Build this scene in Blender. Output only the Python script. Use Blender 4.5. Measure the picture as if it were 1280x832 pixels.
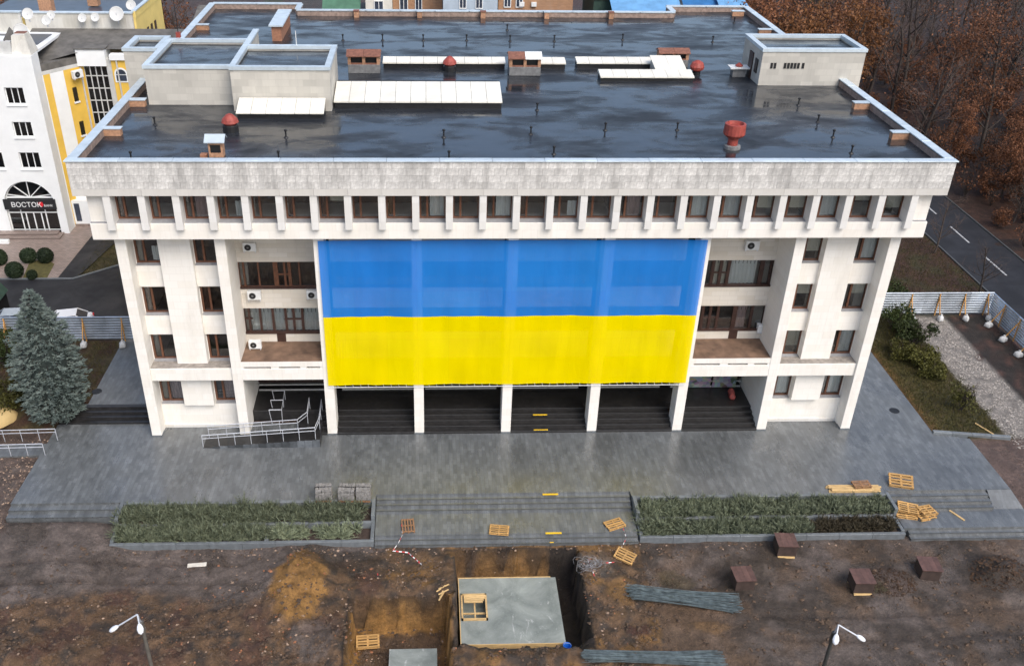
import bpy, math, random
import numpy as np
from mathutils import Vector, Matrix, noise as mnoise
R = math.radians
rnd = random.Random(7)
for o in list(bpy.data.objects): bpy.data.objects.remove(o)
scn = bpy.context.scene
COL = scn.collection

# ------------------------------------------------------------------ camera
CP = (-5.1983, -54.4249, 39.1987); YAW, PITCH, ROLL = 0.0444475, 0.5572718, 0.0158147
FPX, CX, CY = 1203.154, 583.483, 461.149
_f = Vector((math.sin(YAW)*math.cos(PITCH), math.cos(YAW)*math.cos(PITCH), -math.sin(PITCH)))
_r = Vector((math.cos(YAW), -math.sin(YAW), 0)); _u = _r.cross(_f)
_r2 = math.cos(ROLL)*_r + math.sin(ROLL)*_u; _u2 = -math.sin(ROLL)*_r + math.cos(ROLL)*_u
cam = bpy.data.cameras.new('camera'); camo = bpy.data.objects.new('camera', cam); COL.objects.link(camo)
cam.sensor_width = 36; cam.lens = FPX/1280*36
cam.shift_x = (640-CX)/1280; cam.shift_y = (CY-416)/1280
cam.clip_start = .5; cam.clip_end = 3000
camo.matrix_world = Matrix(((_r2.x,_u2.x,-_f.x,CP[0]),(_r2.y,_u2.y,-_f.y,CP[1]),(_r2.z,_u2.z,-_f.z,CP[2]),(0,0,0,1)))
scn.camera = camo
def pix(px, py, axis, val):
    """pixel of the photograph -> point on the plane axis=val"""
    d = _f + ((px-CX)/FPX)*_r2 - ((py-CY)/FPX)*_u2
    t = (val-CP[axis])/d[axis]
    return Vector(CP)+t*d
def proj(P):
    d = Vector(P)-Vector(CP); z = d.dot(_f)
    return CX+FPX*d.dot(_r2)/z, CY-FPX*d.dot(_u2)/z, z

# ------------------------------------------------------------------ light: overcast, soft light from the front right
w = bpy.data.worlds.new('World'); scn.world = w; w.use_nodes = True
nt = w.node_tree; nt.nodes.clear()
sky = nt.nodes.new('ShaderNodeTexSky'); sky.sky_type = 'NISHITA'; sky.sun_disc = False
SUN_EL, SUN_AZ = R(50), R(150)
sky.sun_elevation = SUN_EL; sky.sun_rotation = SUN_AZ
sky.air_density = 1.0; sky.dust_density = 3.0; sky.ozone_density = 1.0
hs = nt.nodes.new('ShaderNodeHueSaturation'); hs.inputs['Saturation'].default_value = .95
bg = nt.nodes.new('ShaderNodeBackground'); bg.inputs['Strength'].default_value = .15
out = nt.nodes.new('ShaderNodeOutputWorld')
nt.links.new(sky.outputs[0], hs.inputs['Color']); nt.links.new(hs.outputs[0], bg.inputs[0]); nt.links.new(bg.outputs[0], out.inputs[0])
sun = bpy.data.lights.new('sun', 'SUN'); sun.energy = 1.5; sun.angle = R(35); sun.color = (1, .965, .91)
suno = bpy.data.objects.new('sun', sun); COL.objects.link(suno)
sd = Vector((math.sin(SUN_AZ)*math.cos(SUN_EL), math.cos(SUN_AZ)*math.cos(SUN_EL), math.sin(SUN_EL)))
suno.rotation_euler = (-sd).to_track_quat('-Z','Y').to_euler(); suno.location = (30,-40,60)
scn.view_settings.view_transform = 'Standard'; scn.view_settings.look = 'None'
scn.view_settings.gamma = 1; scn.view_settings.use_curve_mapping = False
scn.view_settings.exposure = 0.55
scn.render.engine = 'CYCLES'

# ------------------------------------------------------------------ helpers
def put(o, parent=None):
    COL.objects.link(o)
    if parent is not None: o.parent = parent
    return o
def tag(o, label=None, cat=None, group=None, kind=None):
    if label: o['label'] = label
    if cat: o['category'] = cat
    if group: o['group'] = group
    if kind: o['kind'] = kind
    return o
def empty(name, loc=(0,0,0), rz=0):
    o = bpy.data.objects.new(name, None); o.empty_display_size = .3; COL.objects.link(o)
    o.location = loc; o.rotation_euler = (0,0,rz); return o
def thing(name, label, cat, loc=(0,0,0), rz=0, group=None):
    return tag(empty(name, loc, rz), label, cat, group)
def copy_tree(o, parent=None):
    c = o.copy(); COL.objects.link(c); c.parent = parent
    for ch in list(o.children): copy_tree(ch, c)
    return c
class MB:
    def __init__(s): s.v=[]; s.f=[]; s.m=[]
    def add(s, vs, fs, mi=0, M=None):
        b = len(s.v)
        s.v += [tuple(M @ Vector(p)) for p in vs] if M is not None else [tuple(p) for p in vs]
        for f in fs: s.f.append(tuple(b+i for i in f)); s.m.append(mi)
        return s
    def box(s, x0,x1,y0,y1,z0,z1, mi=0, M=None):
        vs=[(x0,y0,z0),(x1,y0,z0),(x1,y1,z0),(x0,y1,z0),(x0,y0,z1),(x1,y0,z1),(x1,y1,z1),(x0,y1,z1)]
        return s.add(vs,[(3,2,1,0),(4,5,6,7),(0,1,5,4),(1,2,6,5),(2,3,7,6),(3,0,4,7)],mi,M)
    def quad(s,a,b,c,d,mi=0): return s.add([a,b,c,d],[(0,1,2,3)],mi)
    def cyl(s,p0,p1,r0,r1=None,n=6,mi=0,cap=True):
        p0=Vector(p0);p1=Vector(p1); r1=r0 if r1 is None else r1
        d=(p1-p0); 
        if d.length<1e-6: return s
        d.normalize(); a=d.orthogonal().normalized(); b=d.cross(a)
        vs=[]
        for k in range(n):
            t=2*math.pi*k/n; e=a*math.cos(t)+b*math.sin(t); vs.append(p0+e*r0)
        for k in range(n):
            t=2*math.pi*k/n; e=a*math.cos(t)+b*math.sin(t); vs.append(p1+e*r1)
        fs=[(k,(k+1)%n,n+(k+1)%n,n+k) for k in range(n)]
        if cap: fs+= [tuple(range(n-1,-1,-1)), tuple(range(n,2*n))]
        return s.add(vs,fs,mi)
    def tube(s,pts,r,n=6,mi=0):
        for a,b in zip(pts[:-1],pts[1:]): s.cyl(a,b,r,r,n,mi)
        return s
    def lathe(s,prof,c=(0,0,0),n=14,mi=0,M=None):
        vs=[];fs=[]
        for (r,z) in prof:
            for k in range(n):
                t=2*math.pi*k/n; vs.append((c[0]+r*math.cos(t),c[1]+r*math.sin(t),c[2]+z))
        for i in range(len(prof)-1):
            for k in range(n):
                fs.append((i*n+k,i*n+(k+1)%n,(i+1)*n+(k+1)%n,(i+1)*n+k))
        fs.append(tuple(range(n-1,-1,-1))); fs.append(tuple((len(prof)-1)*n+k for k in range(n)))
        return s.add(vs,fs,mi,M)
    def prism(s,poly,z0,z1,mi=0):
        n=len(poly); vs=[(x,y,z0) for x,y in poly]+[(x,y,z1) for x,y in poly]
        fs=[tuple(range(n-1,-1,-1)),tuple(range(n,2*n))]+[(k,(k+1)%n,n+(k+1)%n,n+k) for k in range(n)]
        return s.add(vs,fs,mi)
    def xprism(s,poly,x0,x1,mi=0):   # polygon in (y,z), extruded along x
        n=len(poly); vs=[(x0,y,z) for y,z in poly]+[(x1,y,z) for y,z in poly]
        fs=[tuple(range(n)),tuple(range(2*n-1,n-1,-1))]+[(k,n+k,n+(k+1)%n,(k+1)%n) for k in range(n)]
        return s.add(vs,fs,mi)
    def mesh(s,name,mats,smooth=False):
        me=bpy.data.meshes.new(name); me.from_pydata(s.v,[],s.f)
        for m in (mats if isinstance(mats,(list,tuple)) else [mats]): me.materials.append(m)
        if any(s.m): me.polygons.foreach_set('material_index',s.m)
        if smooth: me.polygons.foreach_set('use_smooth',[True]*len(s.f))
        me.update(); return me
    def build(s,name,mats,parent=None,smooth=False,bevel=0):
        o=bpy.data.objects.new(name,s.mesh(name,mats,smooth)); put(o,parent)
        if bevel:
            b=o.modifiers.new('bevel','BEVEL'); b.width=bevel; b.segments=1; b.limit_method='ANGLE'
        return o
def inst(name,me,parent=None,loc=(0,0,0),rz=0,scale=None):
    o=bpy.data.objects.new(name,me); put(o,parent); o.location=loc; o.rotation_euler=(0,0,rz)
    if scale: o.scale=scale
    return o
def bx(name,mat,parent,*a,bevel=0): return MB().box(*a).build(name,mat,parent,bevel=bevel)

# ------------------------------------------------------------------ materials
class NT:
    def __init__(s,name):
        s.mat=bpy.data.materials.new(name); s.mat.use_nodes=True; s.t=s.mat.node_tree; s.t.nodes.clear()
        s.out=s.n('ShaderNodeOutputMaterial'); s.b=s.n('ShaderNodeBsdfPrincipled'); s.l(s.b.outputs[0],s.out.inputs[0])
        s.tc=s.n('ShaderNodeTexCoord')
    def n(s,t,**k):
        x=s.t.nodes.new(t)
        for a,v in k.items(): setattr(x,a,v)
        return x
    def l(s,a,b): s.t.links.new(a,b)
    def co(s,scale=(1,1,1),src='Object',loc=(0,0,0)):
        m=s.n('ShaderNodeMapping'); m.inputs['Scale'].default_value=scale; m.inputs['Location'].default_value=loc
        s.l(s.tc.outputs[src],m.inputs[0]); return m.outputs[0]
    def noise(s,co,scale,detail=4,rough=.55,dist=0):
        x=s.n('ShaderNodeTexNoise'); x.inputs['Scale'].default_value=scale; x.inputs['Detail'].default_value=detail
        x.inputs['Roughness'].default_value=rough; x.inputs['Distortion'].default_value=dist
        s.l(co,x.inputs['Vector']); return x.outputs['Fac']
    def ramp(s,fac,stops):
        x=s.n('ShaderNodeValToRGB'); e=x.color_ramp.elements
        while len(e)<len(stops): e.new(.5)
        for i,(p,c) in enumerate(stops):
            e[i].position=p; e[i].color=(c,c,c,1) if isinstance(c,(int,float)) else tuple(c)+(1,)
        s.l(fac,x.inputs[0]); return x.outputs[0]
    def mix(s,fac,a,b,mode='MIX'):
        x=s.n('ShaderNodeMix',data_type='RGBA',blend_type=mode)
        for sock,v in ((x.inputs[0],fac),(x.inputs[6],a),(x.inputs[7],b)):
            if hasattr(v,'is_output'): s.l(v,sock)
            elif isinstance(v,(int,float)): sock.default_value=v if sock==x.inputs[0] else (v,v,v,1)
            else: sock.default_value=tuple(v)+(1,)
        return x.outputs[2]
    def math(s,op,a,b=0):
        x=s.n('ShaderNodeMath',operation=op)
        for sock,v in ((x.inputs[0],a),(x.inputs[1],b)):
            if hasattr(v,'is_output'): s.l(v,sock)
            else: sock.default_value=v
        return x.outputs[0]
    def bump(s,h,strength=.3,dist=.02):
        x=s.n('ShaderNodeBump'); x.inputs['Strength'].default_value=strength; x.inputs['Distance'].default_value=dist
        s.l(h,x.inputs['Height']); s.l(x.outputs[0],s.b.inputs['Normal'])
    def brick(s,co,w,h,mortar=.01,offset=.5,scale=1):
        x=s.n('ShaderNodeTexBrick'); x.offset=offset; x.inputs['Scale'].default_value=scale
        x.inputs['Mortar Size'].default_value=mortar; x.inputs['Brick Width'].default_value=w; x.inputs['Row Height'].default_value=h
        x.inputs['Color1'].default_value=(0,0,0,1); x.inputs['Color2'].default_value=(1,1,1,1); x.inputs['Mortar'].default_value=(.5,.5,.5,1)
        x.inputs['Mortar Smooth'].default_value=.2
        s.l(co,x.inputs['Vector']); return x
    def fin(s,color=None,rough=.6,metal=0,spec=None):
        if color is not None:
            if hasattr(color,'is_output'): s.l(color,s.b.inputs['Base Color'])
            else: s.b.inputs['Base Color'].default_value=tuple(color)+(1,)
        if hasattr(rough,'is_output'): s.l(rough,s.b.inputs['Roughness'])
        else: s.b.inputs['Roughness'].default_value=rough
        s.b.inputs['Metallic'].default_value=metal
        if spec is not None: s.b.inputs['Specular IOR Level'].default_value=spec
        return s.mat
def simple(name,c,rough=.6,var=.2,scale=3,bump=0,objrand=0,metal=0,stretch=(1,1,1),spec=None):
    m=NT(name); f=m.noise(m.co(stretch),scale,5,.6)
    lo=tuple(x*(1-var) for x in c); hi=tuple(min(1,x*(1+var)) for x in c)
    col=m.ramp(f,[(.3,lo),(.7,hi)])
    if objrand:
        oi=m.n('ShaderNodeObjectInfo')
        k=m.ramp(oi.outputs['Random'],[(0,1-objrand),(1,1+objrand*.6)])
        col=m.mix(1,col,k,'MULTIPLY')
    if bump: m.bump(m.noise(m.co(),scale*6,4,.6),.4,bump)
    return m.fin(col,rough,metal,spec)
def swz(m,axes,src='Object'):   # reorder coordinates so that a 2D texture lies on a wall
    sp=m.n('ShaderNodeSeparateXYZ'); cb=m.n('ShaderNodeCombineXYZ'); m.l(m.tc.outputs[src],sp.inputs[0])
    for i,a in enumerate(axes): m.l(sp.outputs['XYZ'.index(a)],cb.inputs[i])
    return cb.outputs[0]
def stone(name,base,joint=.8,w=.9,h=.45,stain=.25,axes='XZY',rough=.75,stain_col=(.33,.31,.28),thr=.52):
    m=NT(name); co=swz(m,axes); b=m.brick(co,w,h,.012)
    tone=m.mix(.12,base,b.outputs['Color'],'OVERLAY')
    n1=m.noise(m.co((.6,.6,.25)),1.3,6,.62); n2=m.noise(m.co((3.2,3.2,.16)),2,5,.65)
    tone=m.mix(m.ramp(n1,[(thr,0),(.8,stain)]),tone,stain_col)
    tone=m.mix(m.ramp(n2,[(.5,0),(.85,stain*.6)]),tone,stain_col)
    col=m.mix(m.math('MULTIPLY',b.outputs['Fac'],1-joint),tone,tuple(x*.35 for x in base))
    h_=m.math('SUBTRACT',m.noise(m.co(),14,4,.6),b.outputs['Fac'])
    m.bump(h_,.25,.01)
    return m.fin(col,rough)
M={}
M['stone']=stone('pale_limestone',(.82,.785,.72),.88,.9,.5,.34,stain_col=(.50,.44,.36))
M['stone_side']=stone('pale_limestone_side',(.78,.755,.71),.82,.9,.5,.22,'YZX')
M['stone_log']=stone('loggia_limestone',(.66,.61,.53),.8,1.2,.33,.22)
m=NT('weathered_limestone'); oi=m.n('ShaderNodeObjectInfo')
n1=m.noise(m.co(src='Object'),5,6,.75); gp=m.n('ShaderNodeNewGeometry'); mp=m.n('ShaderNodeMapping'); mp.inputs['Scale'].default_value=(1.4,1,.22); m.l(gp.outputs['Position'],mp.inputs[0])
n2=m.noise(mp.outputs[0],1.1,6,.7); col=m.mix(m.ramp(n1,[(.35,0),(.68,1)]),(.46,.445,.42),(.80,.78,.74))
col=m.mix(1,col,m.ramp(oi.outputs['Random'],[(0,.86),(.5,1.0),(1,1.10)]),'MULTIPLY'); col=m.mix(m.ramp(n2,[(.44,0),(.66,.75)]),col,(.29,.28,.265))
m.bump(n1,.5,.02); M['stone_cornice']=m.fin(col,.8)
M['stone_band']=stone('band_limestone',(.62,.60,.56),.85,1.4,.7,.35)
M['stone_pent']=stone('penthouse_plaster',(.50,.475,.42),.9,.9,.45,.45,thr=.45)
M['stone_pent_x']=stone('penthouse_plaster_side',(.50,.475,.42),.9,.9,.45,.45,'YZX',thr=.45)
M['cap']=simple('galvanised_cap',(.58,.66,.71),.38,.12,1.5,0,.1,.25)
M['brick_par']=simple('parapet_brick',(.30,.22,.18),.85,.35,4,.01)
M['brick']=simple('red_brick',(.36,.17,.10),.85,.3,5,.01,.2)
M['wood_frame']=simple('brown_window_wood',(.13,.055,.03),.45,.35,4,0,.25)
M['wood_dark']=simple('dark_window_wood',(.05,.024,.018),.45,.3,4,0,.2)
M['sill']=simple('grey_sill_metal',(.30,.30,.31),.4,.15,3)
M['white_paint']=simple('white_paint',(.80,.81,.80),.5,.06,2); M['road_paint']=simple('worn_road_paint',(.36,.36,.36),.7,.5,3)
M['white_metal']=simple('white_metal',(.72,.73,.72),.4,.1,3)
M['steel']=simple('galvanised_steel',(.62,.64,.68),.35,.1,3,0,0,.4)
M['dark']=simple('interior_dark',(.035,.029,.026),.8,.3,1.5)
M['granite_black']=simple('wet_black_granite',(.022,.021,.021),.3,.4,3)
M['granite_grey']=simple('grey_granite_kerb',(.15,.165,.175),.45,.2,3,.004,.12)
M['rust_red']=simple('red_oxide_paint',(.30,.055,.04),.55,.3,4)
M['rust_brown']=simple('rusty_sheet',(.20,.085,.055),.65,.35,5)
M['black']=simple('black_rubber',(.012,.012,.013),.5,.3,4)
M['pine']=simple('pale_pine_timber',(.62,.42,.19),.7,.25,4,.003,.2,0,(.6,4,4))
M['pallet']=simple('pallet_timber',(.50,.29,.10),.75,.3,4,.003,.3,0,(.6,4,4))
M['pallet_old']=simple('old_pallet_timber',(.26,.14,.07),.8,.3,4,.003,.3,0,(.6,4,4))
M['concrete']=None
M['curtain']=simple('pale_curtain',(.80,.82,.80),.85,.12,3,0,.12,0,(6,1,.3))
M['curtain_pink']=simple('faded_pink_curtain',(.42,.30,.29),.85,.15,3,0,.1,0,(6,1,.3))
M['blind']=simple('beige_blind',(.60,.56,.46),.8,.08,2,0,.15)
def glass(name,tint=(.5,.55,.58),base=.10):
    m=NT(name); m.t.nodes.remove(m.b)
    tr=m.n('ShaderNodeBsdfTransparent'); tr.inputs[0].default_value=tint+(1,)
    gl=m.n('ShaderNodeBsdfGlossy'); gl.inputs['Roughness'].default_value=.03
    lw=m.n('ShaderNodeFresnel'); lw.inputs[0].default_value=1.5
    f=m.math('ADD',m.math('MULTIPLY',lw.outputs[0],1.0),base)
    mx=m.n('ShaderNodeMixShader'); m.l(f,mx.inputs[0]); m.l(tr.outputs[0],mx.inputs[1]); m.l(gl.outputs[0],mx.inputs[2])
    m.l(mx.outputs[0],m.out.inputs[0]); return m.mat
M['glass']=glass('window_glass',(.88,.9,.9),.05); M['glass_dark']=glass('dark_glass',(.25,.28,.3),.06)

# wet bitumen roof: overlapping strips, puddles that mirror the sky
m=NT('wet_bitumen_roof'); c1=m.co((.115,.21,1)); c2=m.co((.3,.6,1),loc=(7.3,2.1,0))
pud=m.noise(c1,1.6,5,.6,.6); pud2=m.noise(c2,1.0,5,.6,.8)
wet=m.math('ADD',m.math('MULTIPLY',pud,.65),m.math('MULTIPLY',pud2,.35))
st=m.brick(m.co(),12,1.0,.03,.3)
col=m.mix(m.ramp(m.noise(m.co((.5,2,1)),1.2,5,.6),[(.3,0),(.75,1)]),(.013,.015,.019),(.032,.036,.043))
col=m.mix(m.math('MULTIPLY',st.outputs['Fac'],.75),col,(.009,.010,.012)); col=m.mix(.10,col,st.outputs['Color'],'OVERLAY')
tr=m.noise(m.co((.35,3.5,1)),1.5,3,.6)
rg=m.ramp(wet,[(.38,.42),(.48,.30),(.54,.15),(.58,.05)]); sp=m.ramp(wet,[(.38,.12),(.47,.32),(.53,.70),(.575,1.0)]); m.l(sp,m.b.inputs['Specular IOR Level'])
rg=m.mix(.10,rg,tr,'OVERLAY')
m.bump(m.math('ADD',m.math('MULTIPLY',m.noise(m.co((1,3,1)),9,4,.6),.5),m.math('MULTIPLY',st.outputs['Fac'],-.6)),.12,.01)
M['roof']=m.fin(col,rg)

# wet paving slabs
m=NT('wet_paving'); bk=m.brick(swz(m,'YXZ'),.5,.25,.012,.5)
n0=m.noise(m.co((.16,.10,1)),1.4,5,.6,.4); n1=m.noise(m.co((1.2,.35,1)),1.6,5,.65); n2=m.noise(m.co(),7,3,.6)
col=m.mix(m.ramp(n1,[(.3,0),(.75,1)]),(.092,.099,.102),(.158,.168,.174))
col=m.mix(.17,col,bk.outputs['Color'],'OVERLAY')
col=m.mix(m.math('MULTIPLY',bk.outputs['Fac'],.4),col,(.06,.06,.055))
col=m.mix(m.ramp(n0,[(.5,0),(.72,.45)]),col,(.042,.042,.039))
rg=m.ramp(m.math('ADD',m.math('MULTIPLY',n0,.7),m.math('MULTIPLY',n1,.3)),[(.36,.46),(.58,.24)])
m.l(m.ramp(n0,[(.34,.55),(.6,.95)]),m.b.inputs['Specular IOR Level'])
m.bump(m.math('ADD',m.math('MULTIPLY',n2,.5),m.math('MULTIPLY',bk.outputs['Fac'],-.8)),.2,.008)
M['paving']=m.fin(col,rg)

m=NT('asphalt'); n1=m.noise(m.co((.3,.3,1)),1.1,5,.6,.3); n2=m.noise(m.co(),30,3,.6)
col=m.mix(m.ramp(n1,[(.35,0),(.7,1)]),(.014,.0145,.017),(.030,.030,.033))
m.bump(n2,.3,.006); M['asphalt']=m.fin(col,m.ramp(n1,[(.4,.7),(.7,.5)]),0,.35)
m=NT('clay_pavers'); bk=m.brick(m.co(),.4,.2,.02,.5)
col=m.mix(.2,(.27,.21,.18),bk.outputs['Color'],'OVERLAY'); col=m.mix(m.math('MULTIPLY',bk.outputs['Fac'],.6),col,(.10,.08,.07))
M['pavers']=m.fin(col,.5)
m=NT('fresh_concrete'); n1=m.noise(m.co((.5,.5,1)),1.2,6,.65,.5); n2=m.noise(m.co(),12,4,.6)
col=m.mix(m.ramp(n1,[(.35,0),(.7,1)]),(.15,.17,.158),(.31,.335,.31)); col=m.mix(m.ramp(n2,[(.60,0),(.75,.5)]),col,(.45,.46,.44)); col=m.mix(m.ramp(m.noise(m.co((1.3,.5,1),loc=(3,1,0)),1.1,6,.7,1.2),[(.60,0),(.68,.75)]),col,(.50,.51,.49))
m.bump(n2,.2,.006); M['concrete']=m.fin(col,m.ramp(n1,[(.4,.6),(.7,.35)]))

# soil: kind of soil and painted pit shade per vertex (attribute), grain and damp from noise
m=NT('soil'); at=m.n('ShaderNodeAttribute',attribute_name='soil'); at2=m.n('ShaderNodeAttribute',attribute_name='damp')
a=m.noise(m.co(),1.3,6,.7); b=m.noise(m.co(),6,5,.7); c=m.noise(m.co(),22,4,.7)
k=m.math('ADD',m.math('MULTIPLY',a,.5),m.math('ADD',m.math('MULTIPLY',b,.3),m.math('MULTIPLY',c,.35)))
col=m.mix(1,at.outputs['Color'],m.ramp(k,[(.38,.28),(.56,.95),(.72,1.9)]),'MULTIPLY')
m.bump(m.math('ADD',b,m.math('MULTIPLY',c,.8)),1.0,.10)
M['soil']=m.fin(col,m.ramp(m.math('ADD',at2.outputs['Fac'],m.math('MULTIPLY',a,.4)),[(.2,.9),(.75,.45),(1.1,.12)]),0,.4)
def leafmat(name,c1,c2,scale=.8,rough=.6,trans=.25):
    m=NT(name); oi=m.n('ShaderNodeObjectInfo')
    f=m.noise(m.co(),scale,3,.7); g=m.noise(m.co(),scale*9,2,.6)
    col=m.mix(m.ramp(m.math('ADD',m.math('MULTIPLY',f,.6),m.math('MULTIPLY',g,.4)),[(.38,0),(.64,1)]),c1,c2)
    k=m.ramp(oi.outputs['Random'],[(0,.65),(1,1.3)])
    col=m.mix(1,col,k,'MULTIPLY')
    return m.fin(col,rough,0,.25)
M['bark']=simple('dark_bark',(.050,.038,.032),.9,.4,3,.01,.35)
M['twig']=simple('grey_brown_twigs',(.095,.066,.055),.9,.3,1,0,.45)
M['leaf_rust']=leafmat('rust_leaves',(.085,.034,.018),(.23,.095,.042)); M['leaf_dead']=leafmat('dead_leaves',(.035,.020,.012),(.085,.045,.022))
M['leaf_orange']=leafmat('orange_leaves',(.15,.062,.025),(.30,.135,.05))
M['leaf_olive']=leafmat('olive_leaves',(.045,.045,.012),(.10,.095,.02))
M['leaf_green']=leafmat('dark_shrub_leaves',(.022,.035,.010),(.06,.075,.02))
M['leaf_box']=leafmat('clipped_box_leaves',(.012,.022,.010),(.03,.045,.02))
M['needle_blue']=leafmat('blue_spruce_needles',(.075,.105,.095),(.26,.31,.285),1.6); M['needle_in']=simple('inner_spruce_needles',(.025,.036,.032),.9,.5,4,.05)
M['needle_jun']=leafmat('juniper_needles',(.065,.082,.050),(.31,.345,.22),2.6)
M['needle_dry']=leafmat('dry_juniper_needles',(.045,.035,.022),(.09,.075,.045),1.5)
M['grass']=leafmat('short_grass',(.045,.045,.014),(.10,.085,.03),.6)
M['brick_lt']=simple('scupper_brick',(.40,.22,.13),.85,.3,6,.01,.2)
M['loggia_floor']=simple('dirty_loggia_floor',(.17,.105,.07),.7,.45,1.2,.01)
M['granite_nose']=simple('step_edge_granite',(.045,.045,.046),.4,.3,5)
M['stone_fin']=stone('fin_limestone',(.70,.685,.65),.9,.9,.6,.2)
M['dirty_ledge']=simple('dirty_ledge',(.28,.25,.22),.85,.35,3)
M['facing']=simple('ramp_facing_slab',(.10,.11,.12),.45,.3,3,0,.7)
M['lawnbed']=simple('bed_turf',(.085,.075,.022),.95,.4,3,.03)
M['nosing']=simple('step_edge_stone',(.075,.078,.076),.45,.25,4)
M['rail_grey']=simple('pale_grey_rail',(.5,.5,.48),.5,.15,3)
# ------------------------------------------------------------------ ground: one sheet, dug up in front of the building
def ss(a,b,x):
    t=(x-a)/(b-a); t=0 if t<0 else 1 if t>1 else t
    return t*t*(3-2*t)
def fbm(x,y,s,o=4,seed=0.0):
    return mnoise.fractal(Vector((x*s,y*s,seed)),1.0,2.0,o)
def rectmask(x,y,x0,x1,y0,y1,soft):
    d=min(x-x0,x1-x,y-y0,y1-y); return ss(-soft,soft,d)
def gz(x,y):
    n=fbm(x,y,.55,4,3.1)
    if -31.25<x<32.3 and (-9.9 if x>-24.5 else -8.0)<y<1.45 and not (x>30 and y>-.9): base=-.9 if y>-7 else -1.45
    elif -31.1<x<-24.3 and 1.2<y<3.1: base=-.3
    elif y<1.45: 
        zf=-.47-.63*ss(-27,-22,x)-.12*ss(-10,-16,y)*(1-ss(-27,-22,x))
        if x>0: zf=-1.1
        if x<-31.2: zf=-.18-.3*ss(-5,-9,y)
        if x>30 and y>-1.3: zf=-.02
        elif x>32.3: zf=-.12-.95*ss(-3,-10,y)
        base=zf
    else: base=.55*ss(1.2,3.0,y) if x<-24 else -.02
    if 24<x<30.2 and 1<y<16.3: base=-.3
    z=base
    if y<-9.9:
        z+=.10*n+.035*fbm(x,y,2.6,3,9)
        for yr,xa,sg in ((-11.7,-16,-1),(-13.3,-16,-1),(-16.2,13,1),(-17.9,13,1)):
            if (x-xa)*sg>0: z-=.11*ss(.32,.12,abs(y-yr-(.35*math.sin(x*.22) if sg<0 else .3*math.sin(x*.25))))*(.7+.3*math.sin(x*9))
        wx=x+.22*fbm(x,y,.8,3,1); wy=y+.22*fbm(x,y,.8,3,5)
        # foundation pit round the concrete slab, second pit further out, shallow hollow
        p1=rectmask(wx,wy,-3.75,3.45,-17.75,-10.75,.09); z=z*(1-p1)+p1*(-3.3+.10*n)
        p2=rectmask(wx,wy,-9.75,-4.2,-26,-14.75,.09); z=z*(1-p2)+p2*(-3.3+.12*n)
        z-=.55*rectmask(wx,wy,8.0,12.4,-13.9,-12.0,.5)
        def mound(cx,cy,rx,ry,h):
            d=((wx-cx)/rx)**2+((wy-cy)/ry)**2
            return h*math.exp(-d*1.1)*(1+.35*fbm(x,y,1.4,3,2))
        z+=mound(-12.9,-13.6,1.7,3.0,1.35)+mound(-10.0,-18.2,2.6,1.8,.6)+mound(-19,-18.6,4.5,1.9,.75)+mound(-26.5,-18.8,3.6,1.7,.7)
        z+=mound(-15.3,-15.4,1.6,2.2,.6)+mound(-7.0,-13.4,2.6,.8,.35)+mound(5.0,-13.6,1.6,2.4,.35)+mound(28.6,-13.7,1.7,1.5,.9)
        z+=mound(-1,-19.6,3.6,.9,.45)+mound(21.5,-14.0,1.7,1.5,.3)
        rough=ss(-13.2,-15.5,y)*ss(9,6,x) if x>-9 else ss(-14,-16,y+.6*math.sin(x*.5))
        rough=max(rough,.5*ss(-10.6,-12,y)*ss(-16,-13,x)*ss(9,6,x))*(1-p1)*(1-p2)
        z+=rough*(.34*(abs(fbm(x,y,.75,5,6))-.15)+.10*fbm(x,y,2.2,3,8))
        rim=max(0,rectmask(wx,wy,-10.9,-3.2,-27,-13.6,.5)-p2)*.3*(1-p1)+max(0,rectmask(wx,wy,-4.6,4.5,-19.5,-9.9,.5)-p1)*.22*ss(-10.6,-11.4,y)*(1-p2)
        z+=rim*(.6+1.2*abs(fbm(x,y,1.1,3,12)))
        ff=rectmask(x,y,-4.0,2.9,-18.3,-17.5,.35)*(1-p1)*(1-p2); z=z*(1-ff)+ff*(-1.66+.05*n)
    elif x>51.5 and y>17: z+=.25*n
    return z
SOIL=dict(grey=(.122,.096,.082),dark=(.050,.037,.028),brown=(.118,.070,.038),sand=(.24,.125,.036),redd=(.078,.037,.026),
          litter=(.052,.024,.014),lawn=(.040,.036,.011),lawn2=(.058,.043,.015),gravel=(.20,.18,.16),drk=(.022,.016,.012),clay=(.22,.115,.035))
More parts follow.
